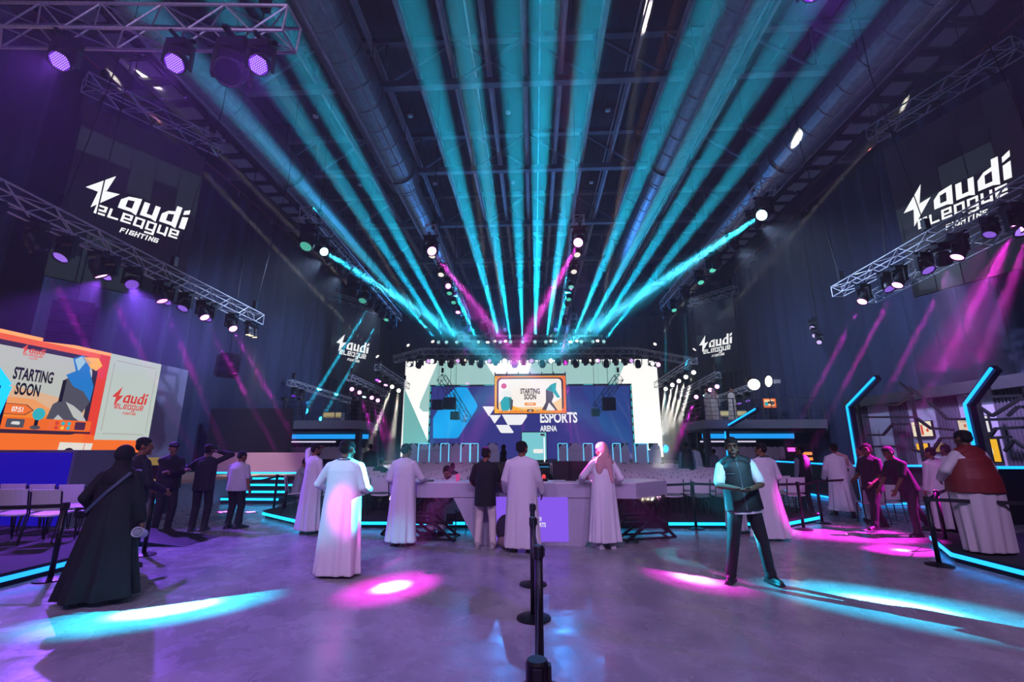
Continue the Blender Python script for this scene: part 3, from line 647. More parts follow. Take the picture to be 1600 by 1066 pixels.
# ================================================================ hanging league signs
PANW = glow('#f4f6f6', 1.15); TILE1 = glow('#191b29', .55); TILE2 = glow('#2a343d', .6); TILE3 = glow('#141522', .5)
def plane_at(px_, py_, a, b):
    """(distance along a-b, height) of a place of the photograph on the upright plane through a and b"""
    d = _CR @ V((px_ - 800, 533 - py_, -FPX)); u = (b - a); u.z = 0; u.normalize(); n = V((-u.y, u.x, 0))
    t = (a - EYE).dot(n) / d.dot(n); p = EYE + d * t
    return (p - a).dot(u), p.z
def league_sign(label, a, b, quad, l0, l1, light, rows=7, cols=5):
    """a-b: upright plane seen left to right; quad: corners; l0, l1: logo left end and right end"""
    a, b = V(a), V(b); u = b - a; u.z = 0
    c = [plane_at(*q, a, b) for q in quad]
    x0 = (c[0][0] + c[3][0]) / 2; x1 = (c[1][0] + c[2][0]) / 2; z1 = (c[0][1] + c[1][1]) / 2; z0 = (c[2][1] + c[3][1]) / 2; zt = a.z; z1 = min(z1, zt - .4)
    rz = math.atan2(u.y, u.x)
    t = thing('led_banner', label, 'sign', (a.x, a.y, 0), rz)
    MB().box((x0, .02, z0), (x1, .07, z1)).build('backing', BLK, t)
    A = Art(); A.lay = 1
    rnd = random.Random(len(label))
    for i in range(cols):
        for j in range(rows):
            m = TILE2 if (i, j) in light else rnd.choice([TILE1, TILE1, TILE3])
            A.rect(x0 + (x1 - x0) * (i + .02) / cols, z0 + (z1 - z0) * (j + .015) / rows, x0 + (x1 - x0) * (i + .98) / cols, z0 + (z1 - z0) * (j + .985) / rows, m)
    A.build('led_tiles', t)
    L0 = plane_at(*l0, a, b); L1 = plane_at(*l1, a, b); w = L1[0] - L0[0]
    A = Art(); A.lay = 4
    league_logo(A, (L0[0] + L1[0]) / 2, (L0[1] + L1[1]) / 2, w, PANW)
    A.build('logo', t)
    cb = MB()
    for f in (.1, .5, .9): cb.tube((x0 + (x1 - x0) * f, .04, z1 - .02), (x0 + (x1 - x0) * f, .04, zt - .25), .012, n=5).box((x0 + (x1 - x0) * f - .03, -.237, zt - .28), (x0 + (x1 - x0) * f + .03, .237, zt - .2))
    cb.build('hanging_wire', BLK, t)
    return t
league_sign('big dark led banner with a white bolt logo hung above the orange arcade screen', tsl[0], tsl[1], [(140, 158), (326, 252), (276, 480), (64, 424)], (131, 303), (297, 343), {(0, 5), (1, 5), (2, 4), (3, 5), (4, 5), (4, 4), (0, 0), (1, 0), (2, 0), (1, 1), (2, 5)})
league_sign('big dark led banner with a white bolt logo hung above the menu screens', tsr[1], tsr[0], [(1378, 238), (1590, 110), (1640, 400), (1430, 470)], (1411, 327), (1590, 270), {(0, 3), (1, 3), (2, 4), (3, 4), (0, 0), (1, 0)})
league_sign('small far led banner with a white bolt logo on the orange arcade screen side', fsl[0], fsl[1], [(522, 474), (594, 492), (590, 600), (512, 592)], (525, 538), (577, 546), {(0, 3), (1, 4), (3, 5), (4, 6), (4, 5), (2, 1)})
league_sign('small far led banner with a white bolt logo on the menu screens side', fsr[1], fsr[0], [(1082, 480), (1143, 465), (1160, 580), (1094, 586)], (1093, 545), (1145, 526), {(0, 3), (1, 4), (3, 5), (4, 6), (4, 5), (2, 1)})
# ================================================================ stage screens
def flat(Y):
    return lambda x, y: (lambda p: (p.x, p.z))(at(x, y, Y=Y))
def z6(f): return lambda x, y: f(620 + x / 3.636, 500 + y / 3.636)
YS = 35.0
WHT = glow('#f6f6f2', 1.25); TEAL = glow('#7fc9c6', .85); TEAL2 = glow('#a9d6d2', .95)
def stage_wall():
    f = z6(flat(YS)); P = lambda *q: [f(*p) for p in q]
    t = thing('stage_screen', 'huge white and teal led wall at the back of the stage', 'screen', (0, YS, 0))
    A = Art(.004)
    (x0, zt), (x1, _) = f(50, 235), f(1475, 235); zb = 1.0
    A.rect(x0, zb, x1, zt, WHT).up()
    A.poly(P((44, 390), (192, 725), (192, 790), (30, 790)), TEAL)
    A.poly(P((235, 236), (500, 236), (560, 330), (560, 470), (205, 520), (150, 522), (128, 500), (133, 470)), TEAL2)
    A.poly(P((770, 236), (1300, 236), (1240, 378), (740, 378), (740, 320)), TEAL2)
    A.up().poly(P((500, 236), (770, 236), (735, 330), (560, 330)), WHT)
    A.up()
    for x in (232, 275, 330, 1140, 1195, 1240):
        a, b = f(x, 240), f(x, 378); A.rect(a[0] - .02, b[1], a[0] + .02, a[1], TEAL)
    A.build('picture', t)
    MB().box((x0 - .05, .01, zb - .05), (x1 + .05, .25, zt + .05)).build('cabinet', BLK, t)
    s = MB()
    for i in range(7): s.box((x0 + (x1 - x0) * i / 6 - .1, .25, 0), (x0 + (x1 - x0) * i / 6 + .1, .9, zt))
    s.build('support_frame', DARK, t)
stage_wall()
def stage_front():
    Y = 34.2; f = z6(flat(Y)); P = lambda *q: [f(*p) for p in q]
    t = thing('stage_screen', 'dark blue led screen lettered ESPORTS ARENA standing before the white wall', 'screen', (0, Y, 0))
    x0, zt = f(200, 379); x1, _ = f(1322, 379); zb = .85
    NAVY = glow('#3a3d92', .8); BLU = glow('#12a6f2', 1.0); LOGO = glow('#eef0f4', 1.1); NAV2 = glow('#4a4fa0', .8); NAV3 = glow('#2b4a9a', .8)
    A = Art(.004); A.rect(x0, zb, x1, zt, NAVY).up()
    A.poly(P((1050, 382), (1318, 382), (1330, 700), (1180, 640)), NAV3)
    A.up().poly(P((335, 383), (398, 383), (452, 470), (458, 490), (452, 508), (352, 665), (338, 673), (206, 673), (206, 560), (275, 440)), BLU)
    A.up()
    A.poly(P((487, 492), (562, 492), (523, 548)), LOGO).poly(P((524, 541), (592, 541), (556, 590)), LOGO)
    A.poly(P((597, 538), (738, 538), (740, 550), (712, 592), (704, 597), (632, 597), (626, 590)), LOGO).poly(P((563, 597), (636, 597), (664, 638), (660, 643), (596, 643), (588, 638)), LOGO)
    a, b = f(919, 582), f(919, 526); A.text('ESPORTS', a[0], a[1], b[1] - a[1], LOGO, .68, .045)
    a, b = f(862, 632), f(862, 601); A.text('ARENA', a[0], a[1], b[1] - a[1], LOGO, .66, .045)
    rnd = random.Random(5)
    for i in range(34):
        q = f(rnd.uniform(880, 1290), rnd.uniform(585, 760)); r = rnd.uniform(.08, .17); n = rnd.choice((4, 6, 14))
        pts = [(q[0] + r * math.cos(2 * math.pi * k / n + i), q[1] + r * math.sin(2 * math.pi * k / n + i)) for k in range(n + 1)]
        A.stroke(pts, .025, NAV2)
    A.build('picture', t)
    MB().box((x0 - .1, .01, zb - .05), (x1 + .1, .2, zt + .1)).build('cabinet', BLK, t)
    fr = MB()
    fr.box((x0 - .14, -.06, zb), (x0, .02, zt + .12)); fr.box((x1, -.06, zb), (x1 + .14, .02, zt + .12)); fr.box((x0, -.06, zt), (x1, .02, zt + .12))
    fr.build('frame', DARK, t)
    L = glow('#35d7e0', 1.3); d = MB()
    for k in range(9):
        z = zb + .2 + k * (zt - zb) / 9
        for x in (x0 - .09, x1 + .05): d.box((x, -.09, z), (x + .04, -.06, z + .4))
    for k in range(8):
        x = x0 + .3 + k * (x1 - x0) / 8; d.box((x, -.09, zt + .05), (x + .7, -.06, zt + .08))
    d.build('led_dash', L, t)
stage_front()
OR1, OR2, YE = glow('#f5923a', 1.05), glow('#f77a45', 1.0), glow('#f8b53c', 1.05)
CRM, PEA, INK = glow('#f7efe8', 1.1), glow('#f9cf9a', 1.05), glow('#4a2638', .8)
PLUM = glow('#5a3350', .7); TQ = glow('#35b6c4', .9); GRYE = glow('#5d5f6a', .7); PINK = glow('#e0568e', .9); BLUE = glow('#1f7fd0', .9); WH1 = glow('#f4f4f2', 1.0); ORG = glow('#f2601f', 1.0); RED = glow('#d9402c', .95); DKF = glow('#3c3346', .6); CHAR = glow('#22222a', .5)
def cube_screen():
    Y = 27.0; f = z6(flat(Y)); P = lambda *q: [f(*p) for p in q]
    t = thing('hanging_screen', 'orange bordered screen reading STARTING SOON hung in front of the stage', 'screen', (0, Y, 0))
    x0, z1 = f(557, 320); x1, _ = f(958, 320); _, z0 = f(557, 531)
    w, h = x1 - x0, z1 - z0; U = lambda a, b: (x0 + a * w, z0 + b * h); PU_ = lambda *q: [U(*p) for p in q]
    A = Art(.004); A.rect(x0, z0, x1, z1, OR1); A.rect(x0 + w * .55, z0, x1, z1, OR2) if 0 else None
    A.up().poly(PU_((0, 0), (.06, 0), (.02, 1), (0, 1)), YE).poly(PU_((.9, 0), (1, 0), (1, 1), (.94, 1)), OR2)
    A.up().rrect(*U(.03, .07), *U(.965, .955), h * .12, PLUM)
    A.up().rrect(*U(.055, .07), *U(.94, .92), h * .1, CRM)
    A.up().poly(PU_((.06, .3), (.28, .16), (.72, .16), (.94, .4), (.94, .07), (.06, .07)), PEA)
    A.up().poly(PU_((.25, .2), (.4, .1), (.66, .1), (.72, .24), (.72, .07), (.25, .07)), YE)
    a = U(.5, .0); A.up()
    A.text('STARTING', U(.5, 0)[0], U(0, .52)[1], h * .135, INK, .58, .05); A.text('SOON', U(.5, 0)[0], U(0, .37)[1], h * .135, INK, .58, .05)
    # plain player shapes in the screen's two lower corners
    A.poly(PU_((.1, .07), (.08, .3), (.14, .45), (.24, .42), (.23, .2), (.2, .07)), TQ).poly(PU_((.08, .45), (.24, .42), (.22, .62), (.1, .62)), WH1).disc(*U(.13, .73), h * .075, PINK, 12)
    A.poly(PU_((.2, .42), (.26, .35), (.25, .1), (.22, .07)), GRYE)
    A.poly(PU_((.66, .08), (.72, .3), (.72, .62), (.8, .72), (.83, .45), (.8, .3), (.88, .07)), GRYE).poly(PU_((.72, .62), (.79, .76), (.87, .82), (.86, .62), (.92, .42), (.88, .4), (.82, .55)), TQ)
    A.up().poly(PU_((.72, .07), (.76, .28), (.84, .1), (.84, .07)), WH1)
    A.rrect(*U(.42, .2), *U(.58, .28), h * .035, OR1); A.rrect(*U(.45, .22), *U(.55, .26), h * .02, CRM)
    A.rect(*U(.06, .0), *U(.94, .07), OR1)
    for x, m in ((.13, TQ), (.2, WH1), (.3, OR2), (.38, TQ), (.6, TQ), (.68, OR2), (.76, TQ), (.85, PINK)): A.disc(*U(x, .06), h * .03, m, 10)
    A.rrect(*U(.455, .02), *U(.545, .1), h * .02, INK); A.rrect(*U(.48, .04), *U(.52, .08), h * .01, CRM)
    A.build('picture', t)
    MB().box((x0 - .03, .01, z0 - .03), (x1 + .03, .22, z1 + .03)).build('cabinet', BLK, t)
    b = MB(); b.box((x0, .05, z1 + .06), (x1, .15, z1 + .14))
    for k in range(7): b.box((x0 + w * k / 6 - .03, .06, z1), (x0 + w * k / 6 + .03, .14, z1 + .25))
    b.build('top_bar', BLK, t)
    c = MB()
    for k in (.18, .82): c.tube((x0 + w * k, .1, z1 + .1), (x0 + w * k, .1, 17.0), .014, n=5)
    c.build('hanging_wire', BLK, t)
cube_screen()
# ================================================================ arcade screen by the drape
def arcade():
    X = -13.9; t = thing('led_screen_wall', 'long orange arcade-machine styled screen with STARTING SOON along the drape', 'screen', (X, 0, 0), R(90))
    f = lambda zx, zy: (lambda p: (p.y, p.z))(at(zx / 5, 500 + zy / 5, X=X))
    P = lambda *q: [f(*p) for p in q]
    zt = (f(0, 50)[1] + f(870, 275)[1]) / 2; zb = f(700, 1040)[1]
    xo = f(800, 600)[0]; xw = f(1205, 660)[0]; x0 = 6.2
    A = Art(.004)
    A.rect(x0, zb, xo, zt, RED if 0 else ORG).up()
    A.rect(x0, zt - .1, xo, zt, glow('#ff9a52', 1.4)); A.rect(xo - .35, zb, xo, zt - .1, glow('#ea4326', .95)); A.rect(x0, zb, xw, zb + .55, glow('#f5701e', 1.0))
    z0 = f(650, 870)[1]
    A.up().rrect(x0 - 2, z0 - .12, xo - .33, zt - .26, .5, DKF)
    xi = xo - .5; zi = zt - .4
    A.up().rrect(x0 - 2, z0, xi, zi, .42, glow('#cfd4cd', .8))
    H = zi - z0
    A.up().poly([(x0, z0 + H * .66), (x0 + 4, z0 + H * .62), (xi - .6, z0 + H * .42), (xi, z0 + H * .3), (xi, z0 + .3), (x0, z0)], glow('#ecbf98', .85))
    A.up().poly([(x0, z0 + H * .42), (xi - 1.5, z0 + H * .38), (xi - .7, z0 + H * .2), (xi - .1, z0 + .1), (x0, z0)], glow('#f3a061', .95))
    A.up().poly([(x0, z0 + H * .24), (xi - 1.2, z0 + H * .2), (xi, z0 + .3), (xi - .3, z0), (x0, z0)], glow('#f58424', 1))
    A.up()
    c = f(258, 245); w = f(350, 260)[0] - f(165, 215)[0]
    league_logo(A, c[0], c[1], w, glow('#e2552c', 1)); A.up()
    a, b = f(400, 495), f(400, 400); l = f(5, 460)[0]; tw = a[0] - l
    hh = (b[1] - a[1]) * .9
    za = f(200, 470)[1]
    A.text('STARTING', a[0], za, hh, CHAR, .5, .05, 'RIGHT'); zs = f(180, 585)[1]
    A.text('SOON', f(297, 590)[0], zs, hh, CHAR, .5, .05, 'RIGHT')
    # timer badge
    q0, q1 = f(-40, 740), f(240, 665); zc = (f(120, 740)[1] + f(120, 655)[1]) / 2; hb = (f(120, 655)[1] - f(120, 740)[1]) / 2
    A.poly([(q0[0], zc - hb), (q1[0] - .12, zc - hb), (q1[0] + .08, zc), (q1[0] - .12, zc + hb), (q0[0], zc + hb)], INK).up()
    A.poly([(q0[0], zc - hb * .9), (q1[0] - .14, zc - hb * .9), (q1[0] + .04, zc), (q1[0] - .14, zc + hb * .9), (q0[0], zc + hb * .9)], glow('#f0732a', 1)).up()
    A.text('07:51', f(128, 700)[0], zc - hb * .45, hb * .9, WH1, .75, .04)
    # plain angular player figure in grey and blue
    A.poly(P((490, 470), (560, 430), (700, 440), (690, 640), (620, 740), (690, 850), (330, 810), (400, 660), (470, 620)), GRYE).up()
    A.poly(P((505, 430), (580, 400), (560, 300), (640, 275), (700, 330), (690, 400), (720, 520), (690, 640), (640, 560), (560, 520)), BLUE)
    A.poly(P((575, 310), (630, 285), (660, 330), (600, 400)), glow('#bfe6ea', .9))
    A.poly(P((640, 290), (760, 300), (790, 360), (740, 400), (690, 370)), YE)
    A.up().poly(P((500, 640), (560, 760), (690, 850), (620, 720), (560, 670)), glow('#c9ccc8', .85)).poly(P((400, 780), (440, 740), (520, 820), (400, 815)), glow('#c9ccc8', .85)).poly(P((480, 470), (510, 470), (470, 640), (440, 640)), CHAR)
    # control panel with a joystick and buttons
    A.up().rect(x0, z0 - .02, f(680, 900)[0], z0 + .3, glow('#ef6a1c', 1)); A.rect(x0, z0 - .08, f(685, 910)[0], z0 - .02, INK)
    A.up().rrect(f(10, 880)[0], z0 + .03, f(160, 860)[0], z0 + .26, .03, GRYE); A.text('00:51', f(90, 860)[0], z0 + .09, .1, WH1, .7, .03) if 0 else A.rrect(f(50, 880)[0], z0 + .1, f(125, 860)[0], z0 + .19, .03, WH1)
    jx = f(255, 850)[0]; A.rect(jx - .05, z0 + .05, jx + .05, z0 + .3, CHAR).disc(jx, z0 + .05, .14, GRYE, 16, .06); A.up().disc(jx + .02, z0 + .42, .17, TQ)
    for i, m in enumerate((glow('#f06a3a', 1), RED, TQ, TQ)):
        for j in (0, 1): A.disc(f(370 + i * 48, 860)[0], z0 + .07 + .13 * j, .055, YE if (i, j) == (2, 0) else m, 12)
    A.rrect(f(555, 890)[0], z0 + .03, f(640, 880)[0], z0 + .26, .03, PLUM)
    A.up().poly(P((450, 955), (710, 965), (690, 1030), (430, 1022)), glow('#e8e2d6', .95)); A.up().stroke(P((645, 968), (630, 1025)), .02, RED)
    A.build('picture', t)
    # white logo panel
    B = Art(.004); B.lay = 2; zq = f(950, 940)[1]
    B.rect(xo, zq, xw, zt, glow('#cfdcd3', .8)).up()
    bw = .06; m = glow('#b9b2a4', .7)
    B.stroke([(xo + .25, zq + .2), (xw - .25, zq + .2)], .02, m).stroke([(xo + .25, zt - .2), (xw - .25, zt - .2)], .02, m).stroke([(xo + .18, zq + .3), (xo + .18, zt - .3)], .02, m).stroke([(xw - .18, zq + .3), (xw - .18, zt - .3)], .02, m)
    l0, l1 = f(872, 600), f(1150, 640)
    league_logo(B, (l0[0] + l1[0]) / 2, (l0[1] + l1[1]) / 2, (l1[0] - l0[0]) * 1.0, RED)
    B.build('logo_panel', t)
    MB().box((x0, .01, .3), (xw, .3, zt)).build('cabinet', DARK, t)
    MB().box((xw, -.02, .3), (xw + 1.35, .3, zt + .0)).build('end_panel', mat('violet_grey_panel', '#8d86a6', .5), t)
arcade()
# ================================================================ raised platforms
CARPET = mat('platform_carpet', '#24222b', .9, noise=.3, nscale=30)
def platform(label, pts, h, led, strip, lw=.055):
    """pts: plan outline, strip: indices of the outline edges that carry the lit strip"""
    t = thing('seating_platform', label, 'platform', (0, 0, 0))
    MB().slab(pts, h - .035, h).build('deck', CARPET, t)
    c = V((sum(p[0] for p in pts) / len(pts), sum(p[1] for p in pts) / len(pts)))
    ins = [(c.x + (p[0] - c.x) * .992, c.y + (p[1] - c.y) * .992) for p in pts]
    MB().slab(ins, 0, h - .035).build('base', BLK, t)
    for i in strip:
        a, b = V((*pts[i], 0)), V((*pts[(i + 1) % len(pts)], 0)); z = h - .035 - lw / 2 - .01
        MB().bar(a + V((0, 0, z)), b + V((0, 0, z)), .03, lw).build('led_strip', led, t)
    return t
LED1 = glow('#19b8ff', 2.6)
MAINP = [(-6.6, 11.4), (-4.9, 10.05), (5.25, 10.4), (6.6, 11.45), (6.9, 22.5), (-6.9, 22.5)]
platform('wide low seating platform with a cyan lit edge behind the reception desk', MAINP, .17, LED1, (0, 1, 2, 3, 5))
platform('low platform with a blue lit edge under the white chairs and blue counter', [(-13.6, 2.2), (-6.45, 2.2), (-6.45, 7.4), (-6.9, 8.2), (-13.6, 9.6)], .17, glow('#1c86ff', 2.6), (1, 2))
platform('low platform with a blue lit edge under the man in the red vest', [(13.6, 2.2), (13.6, 9.6), (7.0, 9.0), (6.2, 7.65), (6.2, 2.2)], .17, glow('#1c96ff', 2.6), (2, 3))
t = thing('ramp', 'short black wedge ramp at the end of the chair platform by the woman in black', 'ramp', (-6.75, 8.55, 0))
MB().add([(-.7, -.45, 0), (.75, -.45, 0), (.75, .5, 0), (-.7, .5, 0), (-.7, -.45, .15), (-.7, .5, .15)], [(0, 3, 2, 1), (4, 1, 2, 5), (0, 4, 5, 3), (0, 1, 4), (3, 5, 2)]).build('wedge', BLKP, t)
# arcade-side stage with steps
ST = mat('stage_grey', '#8d909a', .6, noise=.08)
t = thing('side_stage', 'raised grey stage block in front of the logo panel of the arcade screen', 'stage', (0, 0, 0))
MB().slab([(-13.5, 12.3), (-9.6, 12.3), (-9.6, 16.2), (-7.7, 16.2), (-7.7, 20.5), (-13.5, 20.5)], 0, .68).build('block', ST, t)
MB().slab([(-13.5, 12.25), (-9.55, 12.25), (-9.55, 16.15), (-7.65, 16.15), (-7.65, 20.5), (-13.5, 20.5)], .68, .72).build('deck', mat('tan_deck', '#a98f84', .5), t)
t = thing('staircase', 'small staircase of four steps with cyan lit edges leading up to the side stage', 'stairs', (-8.65, 16.15, 0))
for k in range(4):
    b = MB(); b.box((-.9, -.5 * (4 - k), .17 * k), (.9 - .0 * k, 0, .17 * k + .165)); b.build('step', DARK, t)
    MB().box((-.9, -.5 * (4 - k) - .02, .17 * k + .1), (.9, -.5 * (4 - k), .17 * k + .16)).build('led_strip', LED1, t)
t = thing('low_wall', 'low lilac wall with a cyan lit foot on the side stage', 'wall', (-9.75, 17.0, .725))
MB().box((-2.6, 0, .04), (1.75, .2, .75)).build('panel', mat('lilac_laminate', '#c9a3cf', .5), t)
MB().box((-2.6, -.02, .0), (1.75, .0, .05)).build('led_strip', LED1, t)
t = thing('partition', 'tall plain dark grey partition standing behind the low lilac wall', 'partition', (-12.2, 19.4, .725))
MB().box((-1.9, 0, 0), (1.7, .2, 2.6)).build('panel', mat('partition_grey', '#3c3d48', .7, noise=.05), t)
MB().box((1.7, 0, 0), (1.75, .2, 2.6)).build('edge', DARK, t)
# blue counter and game station on the chair platform
t = thing('counter', 'tall counter with a glowing blue front behind the row of white chairs', 'counter', (-11.6, 9.7, .0))
MB().box((-2.2, .05, 0), (1.62, 1.2, 1.6)).build('body', GREY, t)
MB().box((-2.2, .0, .05), (1.55, .05, 1.55)).build('lit_front', glow('#1c12b8', .75), t)
t = thing('game_station', 'game station with a yellowish screen table between the blue counter and side stage', 'game station', (-10.35, 11.6, 0))
MB().box((-.7, 0, .75), (.8, .7, .8)).build('table_top', WHITE, t)
MB().box((-.6, .1, 0), (-.5, .6, .75)).box((.6, .1, 0), (.7, .6, .75)).build('leg', BLK, t)
MB().box((-.65, .5, .8), (.75, .56, 1.4)).build('screen', glow('#b99a55', .5), t)
MB().box((.2, .42, .85), (.75, .5, 1.2)).build('monitor', BLKP, t)
MB().bar((.82, 0, .3), (.95, .1, 1.0), .04).build('led_strip', LED1, t)
# ================================================================ stage deck and pods
t = thing('stage', 'low dark stage deck in front of the led screens', 'stage', (0, 27.5, 0))
MB().box((-10.5, 0, 0), (10.2, 7.6, .78)).build('deck', mat('stage_black', '#1b1c24', .5), t)
MB().box((-10.5, -.02, .55), (10.2, 0, .6)).build('led_strip', glow('#2a9cd8', .9), t)
LAV = mat('lavender_panel', '#b9b5d6', .4, emit='#a79fd0', es=.1); PODL = glow('#5fd0ff', 1.4); MONI = glow('#9fc4e6', .8)
def pod(px_, w, bright, label, Y=28.0):
    p = at(px_, 735, Y=Y)
    t = thing('gaming_pod', label, 'gaming desk', (p.x, Y, .78), 0, 'gaming pods along the stage front')
    MB().box((-w / 2, 0, .68), (w / 2, .7, .74)).build('desk_top', WHITE, t)
    for s in (-1, 1): MB().slab([(s * w / 2 - .03, 0), (s * w / 2 + .03, 0), (s * w / 2 + .03, .7), (s * w / 2 - .03, .7)], 0, 1.1 if bright else .74).build('side_panel', LAV, t)
    MB().prism([(-w / 2, 0), (w / 2, 0), (w / 2, .95), (w / 2 - .25, 1.15), (-w / 2 + .3, 1.15), (-w / 2, .8)], .04).build('front_panel', LAV, t)
    MB().box((-.28, .35, .8), (.28, .39, 1.14)).build('monitor', BLKP, t)
    if bright:
        b = MB()
        for s in (-1, 1): b.box((s * w / 2 - .02, -.03, .05), (s * w / 2 + .02, -.005, 1.1))
        b.box((-w / 2, -.03, 1.1), (w / 2, -.005, 1.14)); b.build('led_edge', PODL, t)
    return t
for i, (x, w, br) in enumerate([(643, 1.3, 0), (661, 1.5, 1), (680, 1.1, 0), (694, 1.1, 1), (711, 1.4, 0), (727, 1.3, 1), (740, 1.1, 1), (768, 1.7, 0), (880, 1.2, 1), (899, 1.8, 0), (920, 1.2, 1), (965, 1.0, 1), (978, 1.0, 0), (1004, 1.6, 1), (1026, 1.3, 0)]):
    pod(x, w * .45, br, 'lavender gaming pod%s on the stage front, %s from the orange-screen side' % (' with cyan glowing edges' if br else '', ORD[i]))
t = thing('standing_display', 'upright pale teal display standing on the stage behind the man in the white robe', 'screen', (at(836, 712, Y=28.8).x, 28.8, .78))
MB().box((-.85, 0, .0), (.75, .1, 1.85)).build('housing', BLK, t)
A = Art(.004); A.lay = 1; A.rect(-.8, .15, .7, 1.8, glow('#7fd2dc', .95)); A.up().rrect(-.1, .55, .5, .8, .06, WH1); A.rect(.35, 1.6, .6, 1.72, INK); A.build('picture', t)
t = thing('light_pole', 'thin pale glowing light pole standing on the stage next to the teal display', 'lamp', (at(851, 730, Y=28.6).x, 28.6, .78))
MB().lathe([(.15, 0), (.15, .03), (.03, .05)], 14).build('base', BLK, t); MB().tube((0, 0, .05), (0, 0, 1.5), .03).build('tube', glow('#f0e8ff', 1.6), t)
# slanted trusses with speakers in front of the screens
for s, sd, pts, bx in ((-1, ARC, ((690, 590), (729, 655)), ((684, 633, .3), (703, 631, .36), (711, 650, .24))), (1, MEN, ((967, 590), (932, 640)), ((951, 632, .38), (930, 645, .22)))):
    a, b = at(*pts[0], Y=29.4), at(*pts[1], Y=28.2)
    truss('slanted truss with loudspeakers hanging in front of the stage screen on the %s side' % sd, a, b, .4, .5, .45, .024, (0.03,), m=mat('dark_truss', '#6b6f86', .45, .6))
    sp = thing('loudspeaker', 'black loudspeakers hanging below the slanted stage truss on the %s side' % sd, 'loudspeaker', at(bx[1 if s < 0 else 0][0], bx[1 if s < 0 else 0][1], Y=27.6))
    for x, y, w in bx:
        p = at(x, y, Y=27.6) - sp.location
        b = MB(); b.add([(p.x - w, p.y - .3, p.z - w), (p.x + w, p.y - .3, p.z - w), (p.x + w * .85, p.y + .5, p.z - w * .9), (p.x - w * .85, p.y + .5, p.z - w * .9), (p.x - w, p.y - .3, p.z + w), (p.x + w, p.y - .3, p.z + w), (p.x + w * .85, p.y + .5, p.z + w * .9), (p.x - w * .85, p.y + .5, p.z + w * .9)],
                       [(0, 3, 2, 1), (4, 5, 6, 7), (0, 1, 5, 4), (1, 2, 6, 5), (2, 3, 7, 6), (3, 0, 4, 7)])
        o = b.build('cabinet', mat('speaker_black', '#1c1f3a', .6), sp)
    c = MB()
    for x, y, w in bx: p = at(x, y, Y=27.6) - sp.location; c.tube((p.x, p.y, p.z + w), (p.x, p.y, 17.02 - sp.location.z), .012, n=5)
    c.build('hanging_wire', BLK, sp)
# line arrays by the arcade screen
def line_array(px_, py_, X, w, n, rz, label):
    p = at(px_, py_, X=X); t = thing('line_array', label, 'loudspeaker', p, rz)
    for k in range(n):
        q = Euler((R(4 + 5 * k), 0, 0)).to_matrix(); h = w * .27
        c = V((0, .06 * k * k * .3, -k * h * 1.04))
        MB().cbox(c, (w, w * .6, h), q).build('cabinet', mat('speaker_grey', '#202028', .6), t)
        MB().cbox(c + q @ V((0, -w * .305, 0)), (w * .94, .02, h * .86), q).build('grille', mat('speaker_grille', '#15151c', .5, .4), t)
    b = MB(); b.cbox((0, 0, w * .2), (w * .8, w * .5, .06)); b.tube((0, 0, w * .2), (0, 0, 17.06 - p.z), .015, n=5); b.build('flying_frame', BLK, t)
line_array(117, 484, -11.6, .85, 4, R(50), 'black loudspeaker array of four boxes hanging right above the orange arcade screen')
line_array(358, 560, -11.8, .72, 4, R(50), 'smaller black loudspeaker array hanging in front of the drape before the logo panel')
# ================================================================ balconies
RAILM = mat('rail_grey', '#5a5e68', .5, .4)
DECKM = mat('balcony_grey', '#83878f', .6, noise=.06)
def balcony(s, sd, xe, Y0, Y1, Z):
    t = thing('balcony', 'grey balcony deck on posts with a steel railing on the %s side' % sd, 'balcony', (0, 0, 0))
    lo, hi = (-14.15, xe) if s < 0 else (xe, 14.15)
    MB().box((lo, Y0, Z - .42), (hi, Y1, Z)).build('deck', DECKM, t)
    for y in (Y0 + .25, Y1 - .25):
        MB().box((xe - s * 0 - .22 if s < 0 else xe, y - .2, 0), (xe if s < 0 else xe + .22, y + .2, Z - .42)).build('post', DARK, t)
    MB().box((lo, Y0 + .2, Z - .55), (hi, Y1 - .2, Z - .42)).build('under_beam', DARK, t)
    n = 9
    for k in range(n): x = lo + .05 + (hi - lo - .1) * k / (n - 1); MB().box((x - .02, Y0 + .03, Z), (x + .02, Y0 + .07, Z + 1.05)).build('railing_post', RAILM, t)
    for k in range(1, 4): y = Y0 + .05 + (Y1 - Y0 - .1) * k / 3; MB().box((xe - .02 - s * .05, y - .02, Z), (xe + .02 - s * .05, y + .02, Z + 1.05)).build('railing_post', RAILM, t)
    for k in range(5):
        z = Z + .2 + .21 * k; r = .022 if k == 4 else .012
        MB().tube((lo, Y0 + .05, z), (hi, Y0 + .05, z), r, n=6).tube((xe - s * .05, Y0 + .05, z), (xe - s * .05, Y1 - .05, z), r, n=6).build('rail', RAILM, t)
    return t
BL = at(563, 657, Y=23.0); BR = at(1101, 656, Y=23.0)
balcony(-1, ARC, BL.x, 23.0, 26.2, BL.z); balcony(1, MEN, BR.x, 23.0, 26.2, BR.z)
SHIRT = mat('white_cloth', '#d8d8dc', .8)
